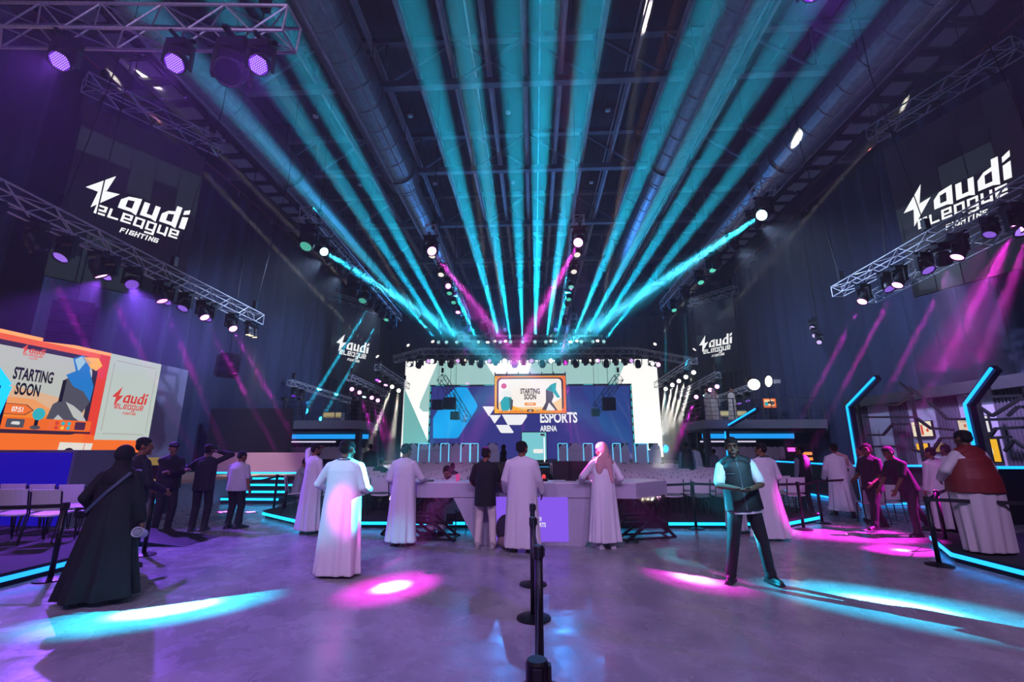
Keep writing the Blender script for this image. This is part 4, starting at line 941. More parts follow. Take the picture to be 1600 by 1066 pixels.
for s, sd, bx in ((-1, ARC, BL.x), (1, MEN, BR.x)):
    lo, hi = (-14.1, bx - .6) if s < 0 else (bx + .6, 14.1)
    t = thing('shop_wall', 'dark shop wall with a glowing blue sign band under the balcony on the %s side' % sd, 'wall', ((lo + hi) / 2, 26.0, 0)); w = (hi - lo) / 2
    MB().box((-w, 0, 0), (w, .15, 2.6)).build('panel', mat('shop_dark', '#1c2029', .6), t)
    MB().box((-w * .9, -.06, 2.15), (w, 0, 2.4)).build('sign_band', glow('#1d8fe0', 1.3), t)
    MB().box((-w * .95, -.05, 1.95), (w * .2, 0, 2.02)).build('lamp_strip', glow('#e8e0ff', 1), t)
    r0 = thing('clothes_rail', 'clothes rail holding white shirts under the balcony on the %s side' % sd, 'clothes rail', ((lo + hi) / 2 + .3 * s * -1, 25.2, 0)); ww = min(w - .3, 2.2)
    MB().tube((-ww, 0, 1.75), (ww, 0, 1.75), .02).build('bar', BLK, r0)
    for x in (-ww, ww): MB().tube((x, 0, 0), (x, 0, 1.75), .02).box((x - .03, -.3, 0), (x + .03, .3, .04)).build('post', BLK, r0)
    first = None
    for k in range(14):
        x = r0.location.x - ww + .15 + k * (2 * ww - .3) / 13
        lab = 'white shirt, %s along the clothes rail under the %s side balcony' % (ORD[k], sd)
        if first is None:
            first = thing('shirt', lab, 'shirt', (x, 25.2, 1.73), 0, 'white shirts on the %s rail' % sd)
            MB().prism([(-.06, -.02), (.06, -.02), (.2, -.1), (.22, -.32), (.15, -.33), (.14, -.68), (-.14, -.68), (-.15, -.33), (-.22, -.32), (-.2, -.1)], .05).build('cloth', SHIRT, first)
            MB().path([(0, .025, .06), (0, .025, -.02), (.17, .025, -.09)], .006, 5).path([(0, .025, -.02), (-.17, .025, -.09)], .006, 5).build('hanger', BLK, first)
        else: dup(first, (x, 25.2, 1.73), 0, lab)
# balcony furniture
t = thing('softbox_lamp', 'bright oval softbox lamp on a stand, nearer the screen on the menu side balcony', 'studio lamp', (0, 0, 0))
def softbox(o, px_, py_, yaw):
    p = at(px_, py_, Y=24.0); o.location = (p.x, 24.0, BR.z)
    h = p.z - BR.z
    q = Euler((R(80), 0, R(yaw))).to_matrix()
    MB().lathe([(.001, .1), (.14, .085), (.24, .03), (.28, 0)], 20, (0, 0, h), Euler((R(100), 0, R(yaw))).to_matrix() @ Matrix.Scale(1.0, 3), close=False).build('diffuser', glow('#fff1d2', 9), o, True)
    MB().lathe([(.28, -.01), (.18, -.15), (.06, -.26), (.02, -.27)], 20, (0, 0, h), Euler((R(100), 0, R(yaw))).to_matrix()).build('hood', BLK, o, True)
    MB().tube((0, 0, .5), (0, .25, h), .02).build('pole', BLK, o)
    for a in (90, 210, 330): MB().tube((0, 0, .55), (.4 * math.cos(R(a)), .4 * math.sin(R(a)), .02), .012).build('leg', BLK, o)
softbox(t, 1178, 601, -32)
t = thing('softbox_lamp', 'bright oval softbox lamp on a stand, nearer the drape on the menu side balcony', 'studio lamp', (0, 0, 0)); softbox(t, 1201, 596, 30)
def mon(px_, py_, Y, w, h, label, zf):
    p = at(px_, py_, Y=Y); t = thing('monitor', label, 'screen', (p.x, Y, p.z))
    MB().box((-w / 2, .01, -h / 2), (w / 2, .08, h / 2)).build('housing', BLK, t)
    A = Art(.004); A.lay = 1; A.rect(-w / 2 + .04, -h / 2 + .04, w / 2 - .04, h / 2 - .04, OR2); A.up().rrect(-w * .32, -h * .25, w * .32, h * .32, .05, PEA); A.up().disc(-w * .2, -.05, h * .18, TQ, 10).disc(w * .2, 0, h * .2, GRYE, 10).rect(-w * .1, -.03, w * .1, .08, INK)
    A.build('picture', t)
    MB().tube((0, .05, -h / 2), (0, .05, zf - p.z), .03).build('stand', BLK, t)
mon(1202, 630, 24.3, .75, .55, 'small orange monitor on the balcony under the two softbox lamps', BR.z)
p = at(1222, 655, Y=24.4); t = thing('light_stand', 'tall thin stand with a small unlit lamp on the menu side balcony', 'lamp stand', (p.x, 24.4, BR.z))
MB().tube((0, 0, .3), (0, 0, 1.95), .018).build('pole', RAILM, t); MB().cbox((0, 0, 2.05), (.26, .2, .2)).build('lamp', mat('lamp_grey', '#a8a8ac', .4), t)
for a in (90, 210, 330): MB().tube((0, 0, .4), (.35 * math.cos(R(a)), .35 * math.sin(R(a)), .02), .012).build('leg', BLK, t)
for i, (x, w, c) in enumerate([(519, 1.0, '#c9b98a'), (1143, 1.6, '#d8d2a8')]):
    p = at(x, 650, Y=25.0); t = thing('bar_counter', 'pale lit counter on the balcony on the %s side' % ((ARC, MEN)[i]), 'counter', (p.x, 25.0, BR.z))
    MB().box((-w / 2, 0, 0), (w / 2, .5, .6)).build('body', GREY, t); MB().box((-w / 2, -.02, .3), (w / 2, 0, .58)).build('lit_front', glow(c, .6), t)
for i, (x, y) in enumerate([(443, 648), (468, 650), (555, 645)]):
    p = at(x, y, Y=24.2); t = thing('camera_tripod', 'video camera on a tripod on the arcade side balcony, %s from the drape' % ORD[i], 'tripod', (p.x, 24.2, BL.z))
    MB().tube((0, 0, .9), (0, 0, 1.1), .03).build('neck', BLK, t); MB().cbox((0, -.05, 1.2), (.2, .4, .2)).build('camera', BLKP, t)
    for a in (90, 210, 330): MB().tube((0, 0, .95), (.45 * math.cos(R(a)), .45 * math.sin(R(a)), .02), .018).build('leg', BLK, t)
# ================================================================ bar along the menu wall
PA, PB = mat('bar_panel_pale', '#a59fb5', .6, noise=.05), mat('bar_panel_dark', '#4b4656', .6, noise=.05)
XW = 13.4
t = thing('bar_wall', 'tall bar wall of alternating pale and dark panels carrying the menu screens', 'wall', (XW, 0, 0))
ZB = (at(1350, 641, X=XW).z + at(1600, 598, X=XW).z) / 2
y = 10.0; k = 0
while y < 20.0:
    w = (1.15, .85)[k % 2]
    b = MB().box((0, y, 0), (.2, y + w - .02, ZB))
    if k % 2:
        for j in range(8): b.box((-.03, y + .05 + j * w / 8, 0), (0, y + .09 + j * w / 8, ZB))
    b.build('panel', PB if k % 2 else PA, t); y += w; k += 1
MB().box((-.3, 10, ZB), (.3, 20, ZB + .35)).build('cornice', DARK, t)
def wall_pt(px_, py_, X=XW - .06): return at(px_, py_, X=X)
def wallquad(name, label, cat, q, fn):
    pts = [wall_pt(*p) for p in q]; y1 = (pts[0].y + pts[3].y) / 2; y0 = (pts[1].y + pts[2].y) / 2; z1 = (pts[0].z + pts[1].z) / 2; z0 = (pts[2].z + pts[3].z) / 2
    t = thing(name, label, cat, (XW - .02, (y0 + y1) / 2, (z0 + z1) / 2), R(-90)); w, h = abs(y1 - y0) / 2, (z1 - z0) / 2
    MB().box((-w, -.06, -h), (w, .0, h)).build('housing', BLK, t)
    A = Art(.004); A.lay = 16; fn(A, w * .94, h * .92); A.build('picture', t)
    return t
def menu1(A, w, h):
    A.rect(-w, -h, w, h, glow('#e9dcc0', 1)); A.up().rect(-w * .1, -h * .8, w * .12, h * .5, RED).disc(-w * .55, -h * .2, h * .22, RED, 12).disc(w * .55, -h * .2, h * .22, RED, 12).rect(-w * .8, h * .45, w * .7, h * .6, glow('#b8a888', .9))
def menu2(A, w, h): A.rect(-w, -h, w, h, glow('#dcc9b4', .95)); A.up().disc(0, 0, h * .25, glow('#c77a5a', .9), 12).rect(-w * .6, h * .5, w * .6, h * .62, glow('#b0a090', .9))
def menu3(A, w, h): A.rect(-w, -h, w, h, glow('#e4e0e6', .95)); A.up().disc(0, -h * .1, h * .3, glow('#b9a4a4', .9), 12).rect(-w * .4, h * .4, w * .4, h * .52, RED)
def niche(A, w, h): A.rect(-w, -h, w, h, glow('#f0b428', 1)); A.up().poly([(-w * .1, -h * .1), (0, h * .35), (w * .1, -h * .1), (0, -h * .5)], glow('#fff6d8', 1.2))
wallquad('menu_screen', 'menu screen with red drinks on the bar wall, nearest to the stage', 'screen', [(1424, 659), (1457, 657), (1459, 682), (1428, 684)], menu1)
wallquad('menu_screen', 'beige menu screen on the bar wall, just behind the tall blue light bar', 'screen', [(1497, 654), (1519, 652), (1522, 677), (1500, 679)], menu2)
wallquad('menu_screen', 'white menu screen on the bar wall, nearest to the entrance', 'screen', [(1522, 651), (1545, 648), (1548, 675), (1526, 678)], menu3)
wallquad('lit_niche', 'yellow lit niche in the bar wall below the menu screen with red drinks', 'niche', [(1432, 693), (1452, 692), (1452, 707), (1434, 707)], niche)
wallquad('lit_niche', 'dim yellow lit niche in the bar wall beside the brighter one', 'niche', [(1461, 693), (1478, 693), (1478, 707), (1461, 707)], lambda A, w, h: A.rect(-w, -h, w, h, glow('#a8874a', .7)))
wallquad('lit_niche', 'large golden niche with a white star in the bar wall beyond the red vest', 'niche', [(1537, 686), (1560, 684), (1566, 722), (1546, 724)], niche)
# angular black tracery in front of the bar
t = thing('wall_tracery', 'black angular circuit-like metal tracery standing in front of the bar wall', 'decoration', (0, 0, 0))
b = MB()
TX = 12.5
for ln in [[(1350, 652), (1430, 652), (1455, 670), (1470, 670), (1490, 672)], [(1355, 680), (1380, 680), (1395, 663), (1420, 663)], [(1355, 698), (1402, 698)], [(1420, 605), (1465, 640), (1480, 655), (1545, 656), (1600, 654)], [(1405, 598), (1425, 615), (1402, 633), (1360, 633)], [(1455, 708), (1470, 685), (1515, 684), (1560, 684), (1580, 683)],
           [(1505, 618), (1550, 650), (1600, 620)], [(1540, 590), (1548, 620), (1600, 618)], [(1575, 650), (1590, 636), (1600, 636)], [(1547, 682), (1556, 670), (1600, 668)], [(1570, 705), (1585, 688), (1600, 700)], [(1425, 702), (1445, 708), (1510, 708)]]:
    pts = [at(x, y, X=TX) for x, y in ln]
    for p, q in zip(pts, pts[1:]): b.bar(p, q, .07)
b.build('bars', BLKP, t)
c = MB()
for px_ in (1352, 1440, 1545): p = at(px_, 700, X=TX); c.bar((TX, p.y, 0), (TX, p.y, 3.3), .08)
c.build('upright', BLKP, t)
b = MB()
# counter
CNT = mat('bar_counter_black', '#1a1822', .45); TOPM = mat('bar_top', '#3b3550', .35)
t = thing('bar_counter', 'dark bar counter with a blue lit top edge in front of the menu wall', 'counter', (0, 0, 0))
MB().slab([(9.75, 14.7), (12.3, 14.7), (12.3, 15.3), (10.35, 15.3), (10.35, 22), (9.75, 22)], .06, 1.05).build('body', CNT, t)
MB().slab([(9.7, 14.62), (12.35, 14.62), (12.35, 15.35), (10.4, 15.35), (10.4, 22), (9.7, 22)], 1.05, 1.1).build('top', TOPM, t)
LB1 = glow('#1596ff', 2.4)
MB().box((9.7, 14.58, 1.1), (12.35, 14.62, 1.16)).box((9.66, 14.62, 1.1), (9.7, 22, 1.15)).build('top_strip', LB1, t)
MB().box((9.7, 14.66, .02), (12.35, 14.7, .08)).box((9.7, 14.7, .02), (9.75, 22, .08)).build('foot_strip', LB1, t)
t = thing('bar_counter', 'nearer dark bar counter with a blue lit edge beyond the red vest man', 'counter', (0, 0, 0))
MB().slab([(9.9, 11.2), (13.1, 11.2), (13.1, 11.8), (9.9, 11.8)], .0, 1.18).build('body', CNT, t)
MB().box((9.85, 11.12, 1.18), (13.1, 11.85, 1.23)).build('top', TOPM, t); MB().box((9.85, 11.08, 1.19), (13.1, 11.12, 1.25)).build('top_strip', LB1, t)
def chevron(label, base, knee, top, Xc, w=.05):
    k = at(*knee, X=Xc); tp = at(*top, X=Xc); t = thing('light_bar', label, 'light bar', (Xc, k.y, 0))
    L = lambda p: V(p) - V((Xc, k.y, 0))
    MB().bar((.1, 0, 0), L(k) + V((.1, 0, 0)), .14, .16).bar(L(k) + V((.1, 0, 0)), L(tp) + V((.1, 0, 0)), .14, .16).build('frame', mat('light_bar_frame', '#26223a', .5), t)
    MB().bar((0, 0, 0), L(k), .04, w).build('upright_strip', LB1, t); MB().bar(L(k), L(tp), .04, w).build('slanted_strip', LB1, t)
chevron('tall bent blue light bar at the corner of the bar counter', (1345, 790), (1323, 635), (1366, 590), 9.57)
chevron('tall bent blue light bar behind the man in the red vest', (1530, 800), (1507, 632), (1549, 575), 9.57, .045)
chevron('bent blue light bar behind the man in the black vest, by the balcony', (1140, 760), (1132, 668), (1180, 639), 9.45, .06)
t = thing('light_bar', 'short blue light arrow at the far edge of the orange arcade screen', 'light bar', (0, 0, 0))
p = [at(-14, 568, X=-10.4), at(11, 603, X=-10.4), at(-14, 660, X=-10.4)]
MB().bar(p[0], p[1], .08, .12).bar(p[1], p[2], .08, .12).build('strip', LB1, t); MB().bar(p[0] + V((-.12, 0, 0)), p[1] + V((-.12, 0, 0)), .14, .2).bar(p[1] + V((-.12, 0, 0)), V((p[1].x - .12, p[1].y, .17)), .14, .2).build('frame', mat('light_bar_frame', '#26223a', .5), t)
# glowing signs of the far shop
t = thing('neon_sign', 'pink glowing sign band on the far bar back wall under the balcony', 'sign', (at(1249, 703, Y=22.6).x, 22.6, at(1249, 703, Y=22.6).z))
MB().box((-.5, 0, -.08), (.5, .06, .1)).build('letters_band', glow('#ff5ad8', 1.6), t); MB().box((-.6, .06, -2.2), (.6, .16, .3)).build('backing', CNT, t)
t = thing('drinks_shelf', 'small warm lit drinks shelf below the pink glowing sign', 'shelf', (at(1260, 716, Y=22.4).x, 22.35, 0))
MB().box((-.35, 0, 0), (.35, .3, 1.7)).build('cabinet', CNT, t)
for k in range(3): MB().box((-.25, -.02, .85 + .24 * k), (.25, 0, .98 + .24 * k)).build('lit_shelf', glow('#ff9a4a', 1.1), t)
# ================================================================ reception desk
LAM = mat('desk_laminate', '#a9a4b3', .5, noise=.04)
YD = 8.5; t = thing('reception_desk', 'angular grey white reception desk with lit violet panel and black lattice legs', 'desk', (-.17, YD, 0))
out = [(-1.95, 0), (1.95, 0), (2.72, .85), (2.2, 1.25), (1.65, .72), (-1.65, .72), (-2.2, 1.25), (-2.72, .85)]
MB().slab(out, .78, 1.03).build('top', LAM, t)
MB().slab([(p[0] * .985, p[1] * .97 + .015) for p in out], 1.03, 1.045).build('work_surface', WHITE, t)
f = flat(YD); P = lambda x, y: (f(x, y)[0] + .17, f(x, y)[1])
bd = [P(708, 777), P(924, 777), P(924, 835), P(914, 853), P(745, 853)]
bd = [(p[0], max(0.0, min(p[1], .79))) for p in bd]; bd[3] = (bd[3][0], 0); bd[4] = (bd[4][0], 0)
MB().prism(bd, .6).build('front_body', LAM, t)
A = Art(.004); a, b = P(773, 846), P(887, 777); A.lay = 2
A.rect(a[0], max(.06, a[1]), b[0], b[1], glow('#8a5cf0', .95)); A.up()
x0 = P(829, 800)[0]
for s_, y in (('SAUDI', 808), ('ESPORTS', 816.5)): q0, q1 = P(0, y), P(0, y - 6.2); A.text(s_, x0, q0[1], q1[1] - q0[1], WH1, .68, .03, 'LEFT')
q0, q1 = P(0, 821.5), P(0, 819.3); A.text('ARENA', x0, q0[1], q1[1] - q0[1], WH1, .7, .03, 'LEFT')
A.build('lit_panel', t)
for s in (-1, 1):
    b = MB(); X = lambda x: s * x
    for y in (.12, .62):
        pts = [(X(1.95), y + .05, .78), (X(2.35), y + .25, .42), (X(1.75), y, .05), (X(2.75), y + .5, .05)]
        b.bar(pts[0], pts[1], .04).bar(pts[1], pts[2], .04).bar(pts[1], pts[3], .04).bar((X(2.6), y + .5, .78), pts[1], .04).bar((X(1.3), y, .78), (X(1.75), y, .42), .04).bar((X(1.75), y, .42), (X(1.3), y, .05), .04)
        b.bar((X(1.25), y, .05), (X(2.75), y + .5, .05), .035).bar((X(1.75), y, .42), pts[1], .035)
        0 and b.bar((X(1.9), y, .78), (X(1.45), y, .42), .035).bar((X(1.45), y, .42), (X(1.95), y + .1, .05), .035).bar((X(2.2), y + .2, .78), (X(2.6), y + .4, .35), .035).bar((X(2.6), y + .4, .35), (X(2.3), y + .3, .05), .035)
    for x in (1.3, 1.95, 2.6): b.bar((X(x), .12 + max(0, x - 1.95) * .6, .05), (X(x), .72 + max(0, x - 1.95) * .6, .05), .035)
    b.bar((X(1.35), .4, .3), (X(2.6), .5, .3), .04, .06)
    b.build('lattice_leg', BLK, t)
def desk_item(name, label, cat, px_, Y, lo, hi, m, rest=1.045):
    p = at(px_, 750, Y=Y); t = thing(name, label, cat, (p.x, Y, rest))
    MB().box(lo, hi).build('body', m, t); return t
t = desk_item('monitor', 'black back of a wide screen on the desk by the man with the red headscarf', 'screen', 892, 9.0, (-.34, 0, .02), (.34, .05, .36), BLKP)
MB().box((-.1, -.02, 0), (.1, .1, .02)).build('foot', BLK, t); MB().box((-.03, -.012, .02), (.03, 0, .34)).build('spine', BLK, t)
t = desk_item('monitor', 'black back of a narrow screen standing on the desk beside the boy in black', 'screen', 783, 9.05, (-.17, 0, .02), (.15, .05, .34), BLKP)
MB().box((-.08, -.02, 0), (.08, .1, .02)).build('foot', BLK, t)
A = Art(); A.lay = 1
for k in range(9): A.disc(-.05 + .02 * (k % 3), .08 + .025 * k, .008, glow('#8a7a3a', .6), 6)
A.build('sticker', t)
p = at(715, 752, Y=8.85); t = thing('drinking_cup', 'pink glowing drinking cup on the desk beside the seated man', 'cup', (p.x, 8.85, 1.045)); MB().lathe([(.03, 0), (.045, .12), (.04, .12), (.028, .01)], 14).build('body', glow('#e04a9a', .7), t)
p = at(850, 752, Y=8.95); t = thing('beacon_lamp', 'small red lamp on the desk beside the man in the white robe', 'lamp', (p.x, 8.95, 1.045)); MB().lathe([(.07, 0), (.07, .03), (.02, .05)], 14).build('base', BLK, t); MB().lathe([(.03, .05), (.03, .1), (.001, .12)], 12).build('bulb', glow('#ff3a3a', 2), t)
p = at(668, 752, Y=8.8); t = thing('clipboard', 'dark clipboard lying on the desk next to the seated man', 'clipboard', (p.x, 8.8, 1.045), R(12)); MB().box((-.12, -.16, 0), (.12, .16, .012)).build('board', BLKP, t); MB().box((-.05, .12, .012), (.05, .15, .022)).build('clip', GALV, t)
t = thing('backpack', 'dark violet bag leaning on the desk front between the boy and the man in white', 'bag', (at(791, 850, Y=8.3).x, 8.27, 0))
MB().ell((0, 0, .3), (.18, .13, .24), n=18, k=12).build('body', mat('bag_violet', '#2c1f3a', .8), t, True); MB().ell((0, -.04, .12), (.15, .11, .12)).build('pocket', mat('bag_tan', '#7a6268', .8), t, True)
# ================================================================ chairs
CHW = mat('chair_shell', '#d6d2d8', .45); 
def chair_proto(label, group):
    t = thing('event_chair', label, 'chair', (0, 0, 0), 0, group)
    b = MB(); N = 6
    for i in range(N + 1):
        x = -.215 + .43 * i / N; d = .02 * (1 - (2 * i / N - 1) ** 2)
        for y, z in ((-.21, .45), (.2, .47)):
            b.v.append((x, y, z - d))
        for y, z in ((-.21, .425), (.2, .445)): b.v.append((x, y, z - d))
    for i in range(N):
        o = i * 4
        for q in ((0, 4, 5, 1), (2, 3, 7, 6), (0, 2, 6, 4), (1, 5, 7, 3)): b.f.append(tuple(o + k for k in q)); b.m.append(0)
    b.f += [(0, 1, 3, 2), (N * 4, N * 4 + 2, N * 4 + 3, N * 4 + 1)]; b.m += [0, 0]
    b.build('seat', CHW, t)
    b = MB(); N = 6
    for i in range(N + 1):
        x = -.195 + .39 * i / N; d = .035 * (1 - (2 * i / N - 1) ** 2)
        for z, y in ((.5, -.22), (.83, -.29)):
            b.v += [(x, y - d, z), (x, y - d + .025, z)]
    for i in range(N):
        o = i * 4
        for q in ((0, 2, 6, 4), (1, 5, 7, 3), (0, 4, 5, 1), (2, 3, 7, 6)): b.f.append(tuple(o + k for k in q)); b.m.append(0)
    b.f += [(0, 1, 3, 2), (N * 4, N * 4 + 2, N * 4 + 3, N * 4 + 1)]; b.m += [0, 0]
    b.build('backrest', CHW, t)
    for x in (-.2, .2):
        MB().path([(x * 1.06, -.28, .8), (x * 1.06, -.215, .46), (x * 1.1, -.3, 0)], .011, 6).build('leg', BLK, t)
        MB().path([(x, -.2, .44), (x, .17, .44), (x * 1.1, .22, 0)], .012, 6).build('leg', BLK, t)
    return t
cp = None
def chair(loc, rz, label, group):
    global cp
    if cp is None: cp = chair_proto(label, group); cp.location = loc; cp.rotation_euler = (0, 0, rz); return cp
    return dup(cp, loc, rz, label, group)
rc = random.Random(3)
for blk, sd in ((-1, ARC), (1, MEN)):
    for k in range(12):
        for j in range(10):
            x = blk * (.75 + .56 * j) + (.1 if blk > 0 else 0); y = 11.0 + .93 * k
            if k == 0 and abs(x) > 5.0: y += .35
            if blk < 0 and j >= 8 and k == 0: continue
            chair((x + rc.uniform(-.02, .02), y + rc.uniform(-.03, .03), .17), rc.uniform(-.05, .05), 'white chair, %s from the middle aisle in the %s row on the %s side' % (ORD[j], ORD[k], sd), 'audience chairs on the %s side' % sd)
SEATP = (-5.62, 11.05, .17)
chair(SEATP, R(-60), 'white chair at the front corner of the seating platform with a seated man on it', 'corner chairs')
for r_ in range(2):
    for i in range(5):
        chair((-10.35 + .62 * i, 7.75 + .95 * r_ - .05 * i, .17), R(14), 'white chair before the glowing blue counter, %s from the drape, %s row' % (ORD[i], ('nearer', 'farther')[r_]), 'chairs before the blue counter')
for i in range(4): chair((7.55 + .6 * i, 11.2 + .35 * (i % 2), 0), R(-15), 'white chair near the bar counter, %s from the seating platform' % ORD[i], 'chairs near the bar counter')
# ================================================================ barrier posts
HP = .95
RIBB = mat('barrier_belt', '#14141c', .7)
sp_ = [None]
def post(x, y, label, z=0, group='black barrier posts'):
    if sp_[0] is None:
        t = sp_[0] = thing('barrier_post', label, 'barrier post', (x, y, z), 0, group)
        MB().lathe([(.17, 0), (.17, .015), (.12, .03), (.035, .045)], 28).build('base', BLK, t, False)
        MB().lathe([(.031, .04), (.031, .86)], 20).build('pole', BLK, t, True)
        MB().lathe([(.036, .86), (.038, .87), (.038, .94), (.033, .95)], 20).build('belt_head', BLKP, t)
        MB().cbox((0, -.042, .905), (.03, .012, .06)).cbox((.042, 0, .905), (.012, .03, .06)).build('belt_slot', DARK, t)
        return t
    return dup(sp_[0], (x, y, z), 0, label, group)
def belt(a, b, label, z0=0, sag=.02):
    a, b = V(a), V(b); d = b - a
    t = thing('barrier_belt', label, 'barrier belt', (a.x, a.y, 0)); bb = MB(); N = 8
    pts = [V((d.x * i / N, d.y * i / N, .905 + a.z + (b.z - a.z) * i / N - sag * 4 * (i / N) * (1 - i / N))) for i in range(N + 1)]
    for p, q in zip(pts, pts[1:]): bb.bar(p, q, .006, .05)
    bb.build('ribbon', RIBB, t)
c1, c2 = G(833, 914), G(834, 967)
c3 = at(841, 852, Z=HP); c4 = at(839, 1030, Z=HP)
post(c1.x, c1.y, 'black barrier post in the middle line, farthest from the entrance'); post(c2.x, c2.y, 'black barrier post in the middle line, second from the desk')
post(c3.x, c3.y, 'black barrier post in the middle line, third from the desk'); post(c4.x, c4.y, 'black barrier post in the middle line, nearest with only its top showing')
for n, (a, b) in enumerate(((c1, c2), (c2, c3), (c3, c4))): belt((a.x, a.y, 0), (b.x, b.y, 0), 'black belt in the middle barrier line, %s stretch from the desk' % ORD[n])
PP = {}
for key, q, lab in [('a', (78, 907), 'black barrier post beside the woman in the black robe'), ('b', (224, 868), 'black barrier post just behind the woman in the black robe'), ('c', (258, 831), 'black barrier post between the man in the cap and the pointing man'),
                    ('d', (375, 824), 'black barrier post beside the man in the white short-sleeved shirt'), ('e', (427, 800), 'black barrier post near the small staircase'), ('f', (443, 807), 'black barrier post at the front corner of the seating platform'),
                    ('g', (1088, 827), 'black barrier post before the front row next to the man in the black vest'), ('h', (1256, 828), 'black barrier post before the white chairs behind the man in the long white robe'), ('i', (1285, 818), 'black barrier post near the man walking in a pink lit white robe'),
                    ('j', (1468, 884), 'black barrier post at the platform of the man in the red vest, nearest'), ('k', (1481, 860), 'black barrier post at the platform of the man in the red vest, middle one'), ('l', (1499, 842), 'black barrier post at the platform of the man in the red vest, farthest')]:
    p = G(*q); PP[key] = p; post(p.x, p.y, lab)
bl = lambda a, b, lab: belt((PP[a].x, PP[a].y, 0) if isinstance(a, str) else a, (PP[b].x, PP[b].y, 0) if isinstance(b, str) else b, lab)
bl('a', (PP['a'].x - 2.3, PP['a'].y - .35, 0), 'black belt running from the post beside the woman to the picture edge')
bl('d', 'e', 'black belt by the man in the white short-sleeved shirt'); bl('e', (-5.9, 12.2, 0), 'black belt behind the man holding his head'); bl('f', (-4.2, 10.0, 0), 'black belt at the front corner of the seating platform')
bl('g', (1.9, 10.05, 0), 'black belt before the front row of chairs by the desk'); bl('g', 'h', 'black belt before the front row of chairs behind the black vest'); bl('h', 'i', 'short black belt near the bar side corner of the seating platform')
bl('i', (8.6, 12.8, 0), 'black belt near the bar counter'); bl('j', (PP['j'].x + 3.2, PP['j'].y - .9, 0), 'black belt before the man in the red vest'); bl('j', 'k', 'short black belt beside the red vest man platform'); bl('k', 'l', 'short black belt at the back of the red vest man platform')
# ================================================================ people
def ik(a, b, l1, l2, pole):
    a, b = V(a), V(b); d = b - a; L = min(d.length, (l1 + l2) * .995); d = d.normalized()
    b = a + d * L; x = (l1 * l1 - l2 * l2 + L * L) / (2 * L); h = math.sqrt(max(0, l1 * l1 - x * x))
    p = V(pole); p = (p - d * p.dot(d)).normalized()
    return a + d * x + p * h, b
CLOTH = {}
def cloth(col, rough=.85): return mat('cloth_' + col.strip('#'), col, rough, noise=.035, nscale=6, bump=.12, bscale=45, stretch=(1, 1, .25))
def skinm(col): return mat('skin_' + col.strip('#'), col, .68, noise=.08, nscale=12)
HAIR = mat('dark_hair', '#0d0a0a', .9, noise=.4, nscale=60, bump=.4, bscale=150)
EYEW, EYED = mat('eye_white', '#8f8a84', .4), mat('eye_dark', '#0a0605', .2)
LIPM = mat('lip_brown', '#5d3630', .5)
LANY = mat('lanyard_black', '#101018', .7)
def checkcloth():
    m = bpy.data.materials.new('red_checked_cloth'); m.use_nodes = True; nt = m.node_tree; b = nt.nodes['Principled BSDF']; b.inputs['Roughness'].default_value = .9
    tc = nt.nodes.new('ShaderNodeTexCoord'); ck = nt.nodes.new('ShaderNodeTexChecker'); ck.inputs['Scale'].default_value = 130
    ck.inputs['Color1'].default_value = (*lin('#c9b4b2'), 1); ck.inputs['Color2'].default_value = (*lin('#b0605f'), 1)
    nt.links.new(tc.outputs['Object'], ck.inputs['Vector']); nt.links.new(ck.outputs['Color'], b.inputs['Base Color']); return m
CHECK = checkcloth()
def melt(o, vox, it=3):
    r = o.modifiers.new('one_surface', 'REMESH'); r.mode = 'VOXEL'; r.voxel_size = vox; r.use_smooth_shade = True
    s = o.modifiers.new('soften', 'SMOOTH'); s.factor = .5; s.iterations = it
    return o
PIV = V((0, 0, .95))
